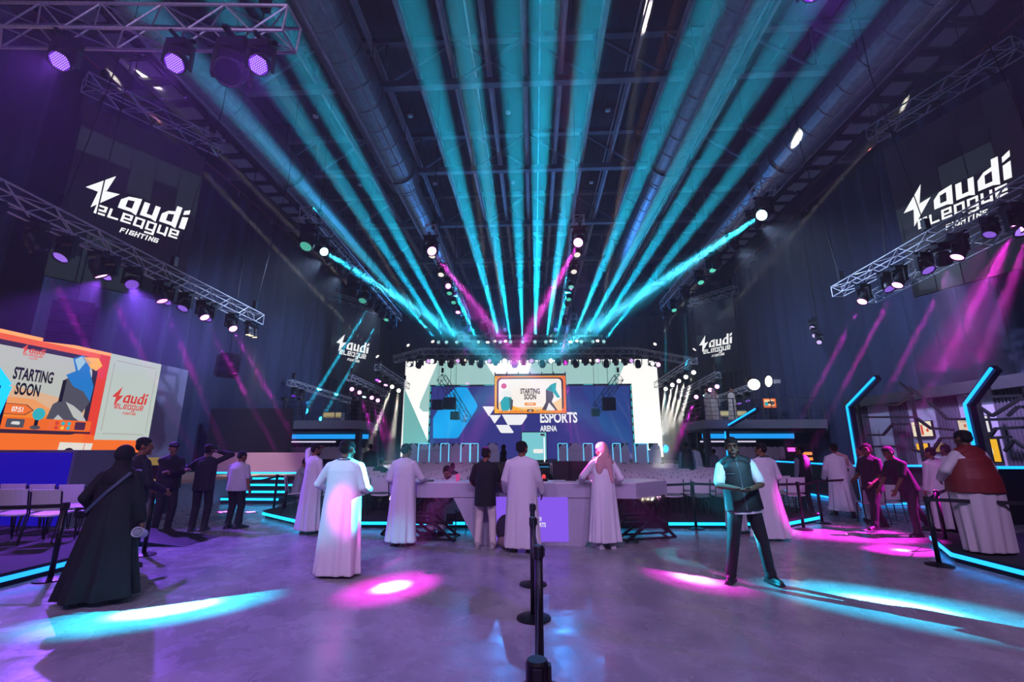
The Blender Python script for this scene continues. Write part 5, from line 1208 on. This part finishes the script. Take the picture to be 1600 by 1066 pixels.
def person(loc, rz, label, h=1.75, w=1.0, skin='#8a5f45', hair='short', lean=0, roll=0, twist=0, feet=((-.11, 0), (.11, 0)), toes=(8, -8), hands=(None, None), head=(0, 0), poles=(None, None), palms=(None, None),
           robe=None, top=None, sleeve='short', pants=None, shoes='#15131a', vest=None, cover=None, lanyard=False, beard=False, face=False, sit=0, fine=False, hemw=1.0, belly=1.0, glasses=False, cap=None, robehem=.07, group=None, topz=.84, seed=0):
    rnd = random.Random(seed or len(label))
    t = thing('person', label, 'person', loc, rz, group); s = h / 1.75; t.scale = (s * w, s * w, s)
    M = Matrix.Rotation(R(twist), 3, 'Z') @ Matrix.Rotation(R(-lean), 3, 'X') @ Matrix.Rotation(R(roll), 3, 'Y')
    dz = -(.95 - sit) if sit else 0
    U = lambda p: PIV + V((0, 0, dz)) + M @ (V(p) - PIV)
    NK = V((0, 0, 1.5)); HM = Matrix.Rotation(R(head[0]), 3, 'Z') @ Matrix.Rotation(R(-head[1]), 3, 'X')
    H = lambda p: U(NK) + M @ (HM @ ((V(p) - V((0, 0, 1.6))) * 1.07 + V((0, 0, .085))))
    HR = M @ HM
    b = MB()
    # torso, neck, head
    b.ell(U((0, 0, 1.28)), (.155, .105, .19), M); b.ell(U((0, .01 * belly, 1.08)), (.14 * belly, .1 * belly, .17), M); b.ell(U((0, -.01, .95)), (.16, .115, .13), M)
    b.cap(U((-.14, -.01, 1.395)), U((.14, -.01, 1.395)), .05, .05); b.cap(U((-.03, -.015, 1.46)), U((-.12, -.012, 1.42)), .045, .045); b.cap(U((.03, -.015, 1.46)), U((.12, -.012, 1.42)), .045, .045); b.cap(U((0, -.015, 1.42)), H((0, .0, 1.57)), .056, .052)
    b.ell(H((0, -.008, 1.655)), (.076, .094, .092), HR, 20, 14); b.ell(H((0, .032, 1.595)), (.058, .062, .068), HR, 16, 12)
    b.cap(H((0, .086, 1.655)), H((0, .103, 1.617)), .010, .014, 8); b.ell(H((0, .07, 1.672)), (.056, .026, .014), HR); b.ell(H((0, .082, 1.54)), (.026, .02, .02), HR)
    b.ell(H((0, .088, 1.578)), (.027, .014, .012), HR)
    for x in (-1, 1):
        b.ell(H((x * .076, -.005, 1.628)), (.011, .021, .031), HR, 10, 8); b.ell(H((x * .034, .052, 1.603)), (.032, .032, .034), HR, 12, 8)
    wr = []; el = []; sh = []; dirs = []
    for i, x in ((0, -1), (1, 1)):
        S = U((x * .178, -.01, 1.392)); T = hands[i]
        T = V(T) if T is not None else U((x * .25, .04, .86))
        pole = V(poles[i]) if poles[i] is not None else V((x * .5, -.9, -.5))
        E, Wt = ik(S, T, .285, .255, pole); sh.append(S); el.append(E); wr.append(Wt)
        b.cap(S, E, .05, .038); b.cap(E, Wt, .04, .026)
        d = (Wt - E).normalized(); dirs.append(d)
        pn = V(palms[i]) if palms[i] is not None else V((-x, 0, -.2)); pn = (pn - d * pn.dot(d)).normalized(); lat = d.cross(pn) * (1 if x < 0 else -1)
        if lat.y < -.1 and palms[i] is None: lat = -lat
        Q = Matrix((lat, pn, d)).transposed()
        b.ell(Wt + d * .05, (.04, .016, .055), Q, 12, 10)
        for k in range(4):
            ln = (.9, 1.05, 1, .8)[k]; o = lat * (.028 - .019 * k)
            p0 = Wt + d * .08 + o; p1 = p0 + d * .04 * ln + pn * .008; p2 = p1 + d * .03 * ln + pn * .022
            b.cap(p0, p1, .0095, .009, 8); b.cap(p1, p2, .009, .0075, 8)
        p0 = Wt + d * .025 + lat * .032; p1 = p0 + d * .03 + lat * .026 + pn * .006; p2 = p1 + d * .032 + pn * .012
        b.cap(p0, p1, .012, .011, 8); b.cap(p1, p2, .011, .009, 8)
    hips = []; knees = []; ank = []
    for i, x in ((0, -1), (1, 1)):
        Hp = U((x * .092, 0, .92)); A_ = V((feet[i][0], feet[i][1], feet[i][2] if len(feet[i]) > 2 else .085))
        K, A2 = ik(Hp, A_, .425, .42, (x * .12, 1, .1 if not sit else .8)); hips.append(Hp); knees.append(K); ank.append(A2)
        b.cap(Hp, K, .08, .052); b.cap(K, A2, .052, .038)
        q = Matrix.Rotation(R(toes[i]), 3, 'Z'); b.cap(A2 + q @ V((0, -.045, -.05)), A2 + q @ V((0, .13, -.06)), .034, .026)
    body = melt(b.build('body', skinm(skin), t), .007 if fine else .011, 6 if fine else 4)
    # footwear
    for i in (0, 1):
        q = Matrix.Rotation(R(toes[i]), 3, 'Z'); A2 = ank[i]; f = MB()
        f.cap(A2 + q @ V((0, -.05, -.04)), A2 + q @ V((0, .06, -.035)), .046, .048); f.cap(A2 + q @ V((0, .05, -.042)), A2 + q @ V((0, .15, -.052)), .046, .034); f.cap(A2 + q @ V((0, -.03, -.02)), A2 + q @ V((0, -.01, .03)), .045, .046)
        f.cbox(A2 + q @ V((0, .045, -.075)), (.092, .27, .022), q)
        melt(f.build('shoe', mat('shoe_' + shoes.strip('#'), shoes, .5, noise=.1), t), .011, 2)
    if pants:
        c = MB()
        for i in (0, 1): c.cap(hips[i], knees[i], .098, .074); c.cap(knees[i], ank[i] + V((0, 0, .0)), .075, .06)
        c.ell(U((0, -.01, .96)), (.172, .132, .14), M)
        c.cap(ank[0] + V((0, 0, .06)), ank[0] + V((0, .01, .01)), .062, .066); c.cap(ank[1] + V((0, 0, .06)), ank[1] + V((0, .01, .01)), .062, .066)
        melt(c.build('trousers', cloth(pants), t), .012)
    def loft(c, rings, fold=.0, n=64):
        ph = [rnd.uniform(0, 6.28) for _ in range(5)]; vs = []; k = len(rings)
        for (p, rx, ry, mt, fa) in rings:
            for i in range(n):
                a = 2 * math.pi * i / n
                m = 1 + fa * (math.sin(5 * a + ph[0]) * .5 + math.sin(9 * a + ph[1]) * .6 + math.sin(14 * a + ph[2]) * .4)
                q = V((rx * math.cos(a) * m, ry * math.sin(a) * m, 0)); vs.append(p + (mt @ q if mt else q))
        fs = [(j * n + i, (j + 1) * n + i, (j + 1) * n + (i + 1) % n, j * n + (i + 1) % n) for j in range(k - 1) for i in range(n)]
        c.add(vs, fs + [tuple(range(n)), tuple(reversed(range((k - 1) * n, k * n)))])
    def trap(c, e=0):
        for x in (-1, 1): c.cap(U((x * .03, -.015, 1.46)), U((x * .13, -.012, 1.415)), .058 + e, .056 + e)
    cw_ = (1 + belly) / 2
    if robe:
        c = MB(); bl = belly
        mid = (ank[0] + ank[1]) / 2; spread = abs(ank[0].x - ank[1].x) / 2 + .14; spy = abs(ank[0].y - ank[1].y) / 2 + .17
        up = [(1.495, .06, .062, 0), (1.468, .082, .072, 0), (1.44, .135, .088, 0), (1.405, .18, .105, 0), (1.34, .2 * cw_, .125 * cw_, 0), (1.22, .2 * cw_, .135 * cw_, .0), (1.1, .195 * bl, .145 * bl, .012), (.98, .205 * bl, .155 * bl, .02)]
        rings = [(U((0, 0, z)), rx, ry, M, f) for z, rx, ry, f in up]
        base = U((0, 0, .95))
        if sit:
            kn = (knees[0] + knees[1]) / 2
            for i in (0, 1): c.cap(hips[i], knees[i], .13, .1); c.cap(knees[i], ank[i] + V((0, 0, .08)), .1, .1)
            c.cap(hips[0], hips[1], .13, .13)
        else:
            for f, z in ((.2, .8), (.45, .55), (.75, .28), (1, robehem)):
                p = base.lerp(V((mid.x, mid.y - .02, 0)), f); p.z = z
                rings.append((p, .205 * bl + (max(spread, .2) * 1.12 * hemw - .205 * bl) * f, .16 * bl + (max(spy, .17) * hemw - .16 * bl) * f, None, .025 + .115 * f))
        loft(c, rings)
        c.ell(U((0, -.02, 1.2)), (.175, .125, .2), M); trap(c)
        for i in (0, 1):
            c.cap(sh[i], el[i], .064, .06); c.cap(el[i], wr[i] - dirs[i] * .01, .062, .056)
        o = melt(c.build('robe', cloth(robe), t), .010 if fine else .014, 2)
    if top:
        c = MB(); bl = belly
        rings = [(U((0, 0, z)), rx, ry, M, f) for z, rx, ry, f in [(1.482, .06, .06, 0), (1.462, .085, .07, 0), (1.435, .14, .09, 0), (1.4, .18, .108, 0), (1.34, .195 * cw_, .124 * cw_, 0), (1.2, .195 * cw_, .135 * cw_, .01), (1.05, .19 * bl, .142 * bl, .02), (.95, .192 * bl, .15 * bl, .03), (topz, .198 * bl, .152 * bl, .04)]]
        loft(c, rings)
        trap(c)
        for i in (0, 1):
            if sleeve == 'long': c.cap(sh[i], el[i], .062, .056); c.cap(el[i], wr[i] - dirs[i] * .005, .06, .045)
            elif sleeve == 'short': c.cap(sh[i], sh[i].lerp(el[i], .8), .064, .068)
            else: c.cap(sh[i], sh[i].lerp(el[i], .12), .06, .06)
        melt(c.build('top', cloth(top), t), .010 if fine else .013, 2)
    if vest:
        c = MB(); bl = belly; trap(c, .02)
        rings = [(U((0, 0, z)), rx, ry, M, f) for z, rx, ry, f in [(1.49, .066, .068, 0), (1.468, .092, .08, 0), (1.44, .145, .102, 0), (1.39, .188, .128, 0), (1.32, .2 * cw_, .142 * cw_, 0), (1.2, .214 * cw_, .155 * cw_, .006), (1.05, .21 * bl, .162 * bl, .01), (.92, .218 * bl, .17 * bl, .015), (.845, .222 * bl, .172 * bl, .02)]]
        loft(c, rings); o = melt(c.build('vest', cloth(vest, .6), t), .010 if fine else .013, 2)
    hr = MB()
    if hair == 'short':
        hr.ell(H((0, -.016, 1.698)), (.081, .096, .07), HR, 18, 12); hr.ell(H((0, -.046, 1.648)), (.077, .056, .078), HR)
        for x in (-1, 1): hr.ell(H((x * .071, .012, 1.662)), (.011, .03, .034), HR)
        melt(hr.build('hair', HAIR, t), .009 if fine else .012, 2)
    elif hair == 'buzz':
        hr.ell(H((0, -.018, 1.672)), (.079, .092, .083), HR, 18, 12); hr.ell(H((0, -.05, 1.64)), (.07, .055, .06), HR)
        hr.build('hair', mat('buzz_hair', '#17120f', .8), t, True)
    if beard:
        q = MB(); q.ell(H((0, .04, 1.562)), (.06, .06, .042), HR); q.ell(H((0, .062, 1.555)), (.045, .048, .036), HR); q.cap(H((-.03, .088, 1.598)), H((.03, .088, 1.598)), .009, .009); melt(q.build('beard', HAIR, t), .009, 2)
        if face: MB().cap(H((-.02, .106, 1.577)), H((.02, .106, 1.577)), .006, .006, 8).build('mouth', LIPM, t, True)
    elif face:
        MB().cap(H((-.022, .097, 1.579)), H((.022, .097, 1.579)), .007, .007, 8).build('mouth', LIPM, t, True)
    if face:
        for x in (-1, 1):
            e = MB().ell(H((x * .031, .074, 1.647)), (.012, .012, .0065), HR).build('eye', EYEW, t, True)
            MB().ell(H((x * .031, .0835, 1.647)), (.0065, .004, .006), HR).build('iris', EYED, e, True)
            MB().cap(H((x * .014, .094, 1.671)), H((x * .05, .083, 1.673)), .0055, .004, 8).build('eyebrow', HAIR, t, True)
    if glasses:
        q = MB()
        for x in (-1, 1):
            q.path([H((x * .031 + .023 * math.cos(k * .524), .1, 1.645 + .018 * math.sin(k * .524))) for k in range(13)], .003, 5); q.tube(H((x * .054, .098, 1.65)), H((x * .08, .0, 1.645)), .003, n=5)
        q.build('glasses', BLKP, t)
    if cap:
        q = MB(); q.ell(H((0, -.008, 1.7)), (.09, .104, .075), HR); q.ell(H((0, .11, 1.695)), (.07, .08, .01), HR); melt(q.build('cap', cloth(cap), t), .01, 1)
    if cover == 'shemagh':
        q = MB(); q.ell(H((0, -.02, 1.68)), (.098, .11, .092), HR); q.ell(H((0, -.06, 1.6)), (.1, .08, .11), HR)
        q.ell(U((0, -.1, 1.44)), (.13, .055, .16), M); q.ell(U((-.1, -.09, 1.36)), (.075, .05, .17), M); q.cap(U((.05, -.12, 1.42)), U((.09, -.15, 1.1)), .06, .025); q.cap(U((-.1, .06, 1.46)), U((-.15, .12, 1.25)), .05, .03); q.cap(U((.02, -.1, 1.5)), U((.17, -.02, 1.4)), .06, .05)
        melt(q.build('headscarf', CHECK, t), .012, 2)
    if cover == 'hijab':
        q = MB(); q.ell(H((0, -.02, 1.66)), (.1, .112, .112), HR); q.ell(H((0, -.01, 1.57)), (.088, .09, .1), HR); q.cap(H((0, -.02, 1.56)), U((0, -.03, 1.4)), .085, .13); q.ell(U((0, -.05, 1.36)), (.19, .11, .15), M)
        melt(q.build('headscarf', cloth('#0b0c12'), t), .011, 3)
    if cover == 'shoulder_scarf':
        q = MB(); q.cap(U((.03, -.06, 1.5)), U((.2, .0, 1.42)), .05, .05); q.cap(U((.2, -.02, 1.42)), U((.19, -.12, 1.22)), .055, .03); melt(q.build('scarf', CHECK, t), .013, 2)
    if lanyard:
        q = MB(); pts = [U((.088 * math.cos(a), -.012 + .085 * math.sin(a), 1.475 - .035 * math.sin(a))) for a in [R(x) for x in range(180, 361, 20)]]
        q.path(pts, .009, 6).path([pts[0], U((-.08, .12, 1.35)), U((-.02, .165, 1.12))], .006, 5).path([pts[-1], U((.08, .12, 1.35)), U((.02, .165, 1.12))], .006, 5); q.build('lanyard', LANY, t)
    t['_'] = 0; del t['_']
    person.wr, person.U, person.dirs = wr, U, dirs
    return t
WT = '#cfcad0'
def g(x, y, z=0): p = at(x, y, Z=z); return (p.x, p.y, z)
# ---- woman in black and her things
pt = person(g(150, 940), R(12), 'woman in a long black robe and black headscarf seen from behind, walking by the post', 1.68, 1.0, hair=None, cover='hijab', robe='#0c0e14', shoes='#c9c6c4', feet=((-.16, -.06), (.15, .1)), hands=((-.26, .12, .98), (.3, .08, .8)), fine=True, hemw=1.25, belly=1.12, robehem=.06, lean=3)
q = MB()
for a, b_ in (((.17, -.125, 1.42), (-.02, -.165, 1.2)), ((-.02, -.165, 1.2), (-.22, -.125, .98)), ((.17, -.125, 1.42), (.12, .1, 1.36))): q.bar(person.U(a), person.U(b_), .035, .01, up=(0, 1, 0))
q.build('bag_strap', mat('strap_grey', '#3f4c60', .6), pt)
cw = thing('camera', 'black camera hanging at the hip of the woman in black', 'camera', pt.location + V((-.36, .02, .93)), R(30)); MB().cbox((0, 0, 0), (.16, .09, .11)).build('body', BLKP, cw); MB().tube((0, .0, 0), (0, -.13, -.02), .042, .045, n=16).build('lens', BLK, cw)
MB().path([(0, 0, .05), (.05, .06, .16), (.12, .02, .18)], .012, 6).build('strap', BLKP, cw)
bt = thing('tumbler', 'pale cup catching cyan light in the hand of the woman in black', 'cup', pt.location + V((.32, .06, .7)), 0)
q_ = Euler((R(75), 0, R(20))).to_matrix(); MB().lathe([(.045, -.1), (.055, .1), (.05, .1), (.04, -.09)], 18, (0, 0, 0), q_).build('cup', mat('cup_pale', '#b9c4c9', .3), bt, True); MB().lathe([(.04, .085), (.03, .095), (.001, .096)], 18, (0, 0, 0), q_).build('lid', mat('cup_lid', '#7d8a90', .3), bt)
# ---- men on the arcade side
pt = person(g(190, 888), R(-25), 'man in a dark track jacket with pale shoulder stripes behind the woman in black', 1.8, 1.0, skin='#7c5038', hair='short', top='#141226', sleeve='long', pants='#12121a', head=(-25, 4), hands=((-.2, .22, 1.02), (.22, .25, 1.0)))
q = MB()
for dz_ in (0, .045): q.path([V((.2 * math.cos(a), -.003 + .13 * math.sin(a), 1.3 - dz_ + .0)) for a in [R(x) for x in range(190, 355, 15)]], .012, 6)
q.build('stripe', mat('stripe_lilac', '#a99ad6', .6), pt)
person(g(250, 833), R(-115), 'man in black with a black cap and folded arms facing the middle', 1.76, 1.05, skin='#6b4732', hair='buzz', top='#101016', sleeve='long', pants='#14141c', cap='#0c0c12', hands=((.1, .22, 1.17), (-.12, .2, 1.2)), poles=((-1, .1, -.7), (1, .1, -.7)), belly=1.1, head=(-15, 0), face=True)
pt = person(g(308, 830), R(14), 'man in a dark suit pointing with one arm and holding a phone to his ear', 1.72, 1.05, skin='#6b4732', hair='short', top='#12131c', sleeve='long', pants='#12131a', hands=((-.55, .28, 1.33), (.17, .06, 1.6)), poles=((-.3, -.2, -1), (1, -.1, -.6)), head=(-10, 0), topz=.8)
ph = thing('phone', 'dark phone held to the ear of the pointing man', 'phone', pt.location + Matrix.Rotation(R(14), 3, 'Z') @ V((.135, .1, 1.62)), R(14)); MB().cbox((0, 0, 0), (.012, .07, .15), Euler((R(20), 0, 0)).to_matrix()).build('body', BLKP, ph)
person(g(362, 826), R(-8), 'man in a white short-sleeved shirt and black trousers seen from behind', 1.58, 1.12, skin='#7c5038', hair='short', top='#b5b0ba', sleeve='short', pants='#101118', belly=1.12, head=(-15, 12), hands=((-.24, .06, .86), (.24, .08, .84)))
person(g(480, 834), R(-28), 'man in a white robe with one hand raised to his forehead', 1.74, 1.0, skin='#7c5038', hair='short', robe=WT, hands=((-.12, .16, 1.66), (.2, .22, 1.02)), poles=((-1, -.2, -.2), None), head=(-12, 5), beard=True)
# ---- men in white in front of the desk
person(g(526, 899), R(-8), 'stout man in a white robe with a black lanyard, coloured light across his back', 1.76, 1.2, skin='#6f4a33', hair='short', robe='#dcd8dc', lanyard=True, hands=((-.2, .22, 1.05), (.17, .26, 1.06)), poles=((-1, -.6, -.6), (.55, -.8, -.8)), head=(-6, 6), fine=True, belly=1.05, hemw=.95, robehem=.03)
person(g(626, 853), R(-14), 'man in a white robe leaning on the orange-screen end of the desk', 1.72, 1.08, skin='#6f4a33', hair='short', robe=WT, hands=((-.22, .2, 1.0), (.24, .33, 1.08)), head=(-8, 10), hemw=.95)
person(g(757, 857), R(-6), 'boy in a black t-shirt and cream trousers standing at the desk', 1.66, 1.0, skin='#7a4c33', hair='short', top='#0d0d13', sleeve='short', pants='#c9bcb4', shoes='#8f8a86', feet=((-.13, 0), (.15, .0)), hands=((-.22, .26, 1.02), (.24, .28, 1.0)), head=(-10, 6), topz=.72, fine=True)
person(g(816, 862), R(-6), 'broad man in a white robe standing before the lit violet desk panel', 1.76, 1.16, skin='#6f4a33', hair='short', robe='#d2ccd2', hands=((-.26, .18, .92), (.26, .18, .9)), head=(-14, 2), belly=1.05, hemw=.9)
person(g(947, 857), R(20), 'man in a white robe and red checked headscarf at the menu-wall end of the desk', 1.74, 1.04, skin='#8a5f45', hair=None, cover='shemagh', robe='#d8d4da', shoes='#c9c9cc', hands=((-.26, .3, 1.08), (.27, .15, 1.02)), poles=((-1, -.5, -.6), None), head=(20, 8), hemw=.95, robehem=.11, fine=True)
t = chair((-1.72, 9.75, 0), R(165), 'white chair behind the desk under the seated bearded man', 'desk chairs')
person((-1.72, 9.72, 0), R(150), 'bearded man in a white robe seated behind the desk', 1.74, 1.0, skin='#7c5038', hair='short', beard=True, face=True, robe=WT, sit=.52, feet=((-.12, .42), (.12, .42)), hands=((-.12, .38, .82), (.15, .38, .82)), head=(25, 18), lean=10)
# ---- man in the black vest
pa, pb = V(g(1143, 909)), V(g(1207, 914)); c = (pa + pb) / 2; rzv = R(168)
inv = Matrix.Rotation(-rzv, 3, 'Z'); fa_, fb_ = inv @ (pb - c), inv @ (pa - c)
k = 1.75 / 1.79
pt = person((c.x, c.y, 0), rzv, 'young man in a black vest over a white t-shirt stepping towards the viewer', 1.79, 1.0, skin='#5c3a29', hair='short', top='#cfd6d8', sleeve='short', vest='#0f1218', pants='#11111a', shoes='#0f0e14', feet=((fa_.x * k, fa_.y * k - .02), (fb_.x * k, fb_.y * k + .02)), toes=(28, -24),
            hands=((-.03, .31, 1.12), (.1, .32, 1.13)), poles=((-1, -.35, -.5), (1, -.35, -.5)), palms=((.3, -.2, 1), (-.3, -.2, 1)), head=(-8, 4), face=True, fine=True, topz=.81, roll=5)
q = MB(); M_ = pt
_U = person.U
q = MB(); q.path([_U((0, y, z)) for y, z in ((.105, 1.44), (.131, 1.39), (.147, 1.32), (.158, 1.2), (.165, 1.05), (.174, .92), (.176, .86))], .006, 6); q.path([_U((.17, .1, 1.3)), _U((.1, .143, 1.3)), _U((.06, .152, 1.3))], .004, 5); q.build('zip', mat('zip_grey', '#59626c', .4), pt)
# ---- others on the menu side
person(g(1207, 843), R(12), 'man in a long white robe with a black lanyard behind the stepping black-vested man', 1.74, 1.05, skin='#7c5038', hair='short', robe=WT, lanyard=True, hands=((-.2, .24, 1.0), (.24, .2, .98)), head=(35, 6), hemw=1.25, robehem=.04)
person((4.05, 9.95, 0), R(-80), 'dark-haired man looking down between the black vest and the long white robe', 1.68, 1.0, skin='#7c5038', hair='short', robe='#bdb8c0', head=(0, 22), hands=((-.1, .3, 1.05), (.1, .3, 1.05)), lean=6)
person((5.0, 15.7, .17), R(-5), 'staff man in a dark vest standing among the chairs near the white screen', 1.66, 1.0, skin='#6b4732', hair='short', top='#5d7f8a', sleeve='long', vest='#101420', pants='#14151c')
person((6.95, 12.6, 0), R(20), 'man in a dark vest and grey sleeves near the corner of the chairs', 1.7, 1.0, skin='#6b4732', hair='short', top='#6a7480', sleeve='long', vest='#12131c', pants='#14141c', head=(20, 0))
person(g(1320, 808), R(-14), 'man in a white robe with a scarf over one shoulder walking away in pink light', 1.76, 1.05, skin='#7c5038', hair='short', robe='#d6cfd8', cover='shoulder_scarf', feet=((-.12, .2), (.13, -.16)), hands=((-.27, .12, .9), (.27, -.02, .9)), robehem=.16, head=(-10, 5), seed=5)
person(g(1376, 829), R(105), 'man in black with glasses walking past the bent blue light bar', 1.74, 1.06, skin='#5d3c2b', hair='short', top='#0e0d14', sleeve='short', pants='#100f16', glasses=True, face=True, feet=((-.12, .26), (.12, -.26)), hands=((-.2, .22, .95), (.22, .2, 1.0)), head=(25, 4), topz=.78)
person(g(1432, 838), R(92), 'man in black bending forward as he walks behind the man with glasses', 1.72, 1.05, skin='#5d3c2b', hair='short', top='#120c14', sleeve='short', pants='#20101e', lean=20, feet=((-.12, .05), (.12, -.42)), hands=((-.2, .4, .82), (.25, .35, .85)), head=(0, 5))
person((7.75, 11.5, 0), R(60), 'man in a pink lit white robe half hidden by the man with glasses', 1.7, 1.0, skin='#7c5038', hair='short', robe=WT)
person((8.35, 10.3, 0), R(10), 'man in a white robe and dark lanyard before the bar, beside the bending man', 1.66, 1.05, skin='#7c5038', hair='short', robe=WT, lanyard=True, head=(10, 5))
person((9.0, 10.7, 0), R(-10), 'man in a white robe before the bar, right behind the red vest man', 1.72, 1.0, skin='#6b4732', hair='short', robe=WT, head=(20, 5))
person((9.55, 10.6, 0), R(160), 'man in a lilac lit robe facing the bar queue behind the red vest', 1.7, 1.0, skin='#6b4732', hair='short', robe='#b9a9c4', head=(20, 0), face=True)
pr = at(1546, 864, Z=.17)
person((pr.x, pr.y, .17), R(8), 'very stout man in a dark red vest over a white robe on the platform edge', 1.74, 1.2, skin='#5d3c2b', hair='short', robe='#c4bfc0', vest='#6e1a1c', hands=((-.22, .2, 1.02), (.22, .22, 1.02)), poles=((-1, -.4, -.5), (1, -.4, -.5)), belly=1.42, hemw=1.0, robehem=.03, fine=True, head=(0, 8))
person((7.75, 7.35, .17), R(15), 'person in a black vest and white sleeves cut off by the picture edge', 1.72, 1.1, skin='#5d3c2b', hair='short', top='#d5cdd6', sleeve='long', vest='#0e0e14', pants='#101018', hands=((-.27, .1, .9), (.27, .1, .9)))
# ---- seated and standing people farther off
pt = person((SEATP[0], SEATP[1] + .0, SEATP[2]), R(-60), 'man in grey clothes seated on the corner chair of the seating platform', 1.72, 1.0, skin='#6b4732', hair='short', top='#8b8f98', sleeve='long', pants='#8f8d95', sit=.5, feet=((-.12, .46), (.12, .4)), hands=((-.1, .3, .95), (.18, .34, 1.0)), head=(0, 20), lean=8)
cw2 = [((-5.9, 16.6, .17), R(20), 'man in dark clothes standing at the far corner of the chairs on the orange-screen side', dict(top='#12141c', sleeve='long', pants='#12141c'), 1.62),
       ((-4.6, 13.8, .17), 0, 'person in black seated among the chairs on the orange-screen side', dict(top='#101218', sleeve='long', pants='#101218', sit=.5, feet=((-.12, .42), (.12, .42)), hands=((-.1, .3, .7), (.1, .3, .7)), lean=14), 1.6),
       ((-2.3, 12.9, .17), 0, 'dark-haired person seated low among the chairs behind the desk', dict(top='#14161e', sleeve='long', pants='#101218', sit=.5, feet=((-.12, .42), (.12, .42)), hands=((-.1, .3, .7), (.1, .3, .7)), lean=24), 1.5),
       ((-1.35, 20.2, .17), R(70), 'woman in black before the stage beside the pale teal display', dict(robe='#0e1016', cover='hijab'), 1.62),
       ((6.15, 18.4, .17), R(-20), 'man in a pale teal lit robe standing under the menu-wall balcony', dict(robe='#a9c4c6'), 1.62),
       ((7.3, 19.5, 0), R(30), 'person in grey standing by the clothes rail under the menu-wall balcony', dict(top='#5c6068', sleeve='long', pants='#1a1c22'), 1.6),
       ((7.15, 17.5, 0), R(-30), 'person in a light green shirt near the clothes rail under the menu-wall balcony', dict(top='#7fae96', sleeve='short', pants='#1a1c22'), 1.55),
       ((7.0, 22.0, 0), R(10), 'person in dark clothes beside the balcony post on the menu-wall side', dict(top='#1a1c22', sleeve='long', pants='#1a1c22'), 1.65),
       ((at(105, 712, Y=11.3).x, 11.3, 0), R(200), 'woman in black standing at the yellowish game station', dict(robe='#0e0e16', cover='hijab', hands=((-.2, .2, 1.1), (.2, .25, 1.25))), 1.64)]
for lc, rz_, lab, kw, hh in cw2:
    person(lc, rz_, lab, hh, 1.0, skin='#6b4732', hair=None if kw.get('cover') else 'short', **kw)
for i, (x, lab) in enumerate([(1106, 'man in a pale robe on the menu-wall balcony, nearest to the screen'), (1117, 'man in a pale robe on the menu-wall balcony, second from the screen'), (1145, 'man in a pale robe on the menu-wall balcony, closest to the softbox lamps')]):
    p = at(x, 640, Y=24.4 + .2 * (i == 1)); person((p.x, p.y, BR.z), R(60 - 70 * i), lab, 1.72, 1.0, skin='#7c5038', hair=None, cover='shemagh' if i == 1 else None, robe='#d8cdbb', **({} if i == 1 else {}))
p = at(554, 640, Y=24.6); person((p.x, p.y, BL.z), R(160), 'man in dark clothes on the orange-screen balcony beside the cameras', 1.7, 1.0, skin='#6b4732', hair='short', top='#2a2a26', sleeve='long', pants='#20201c')
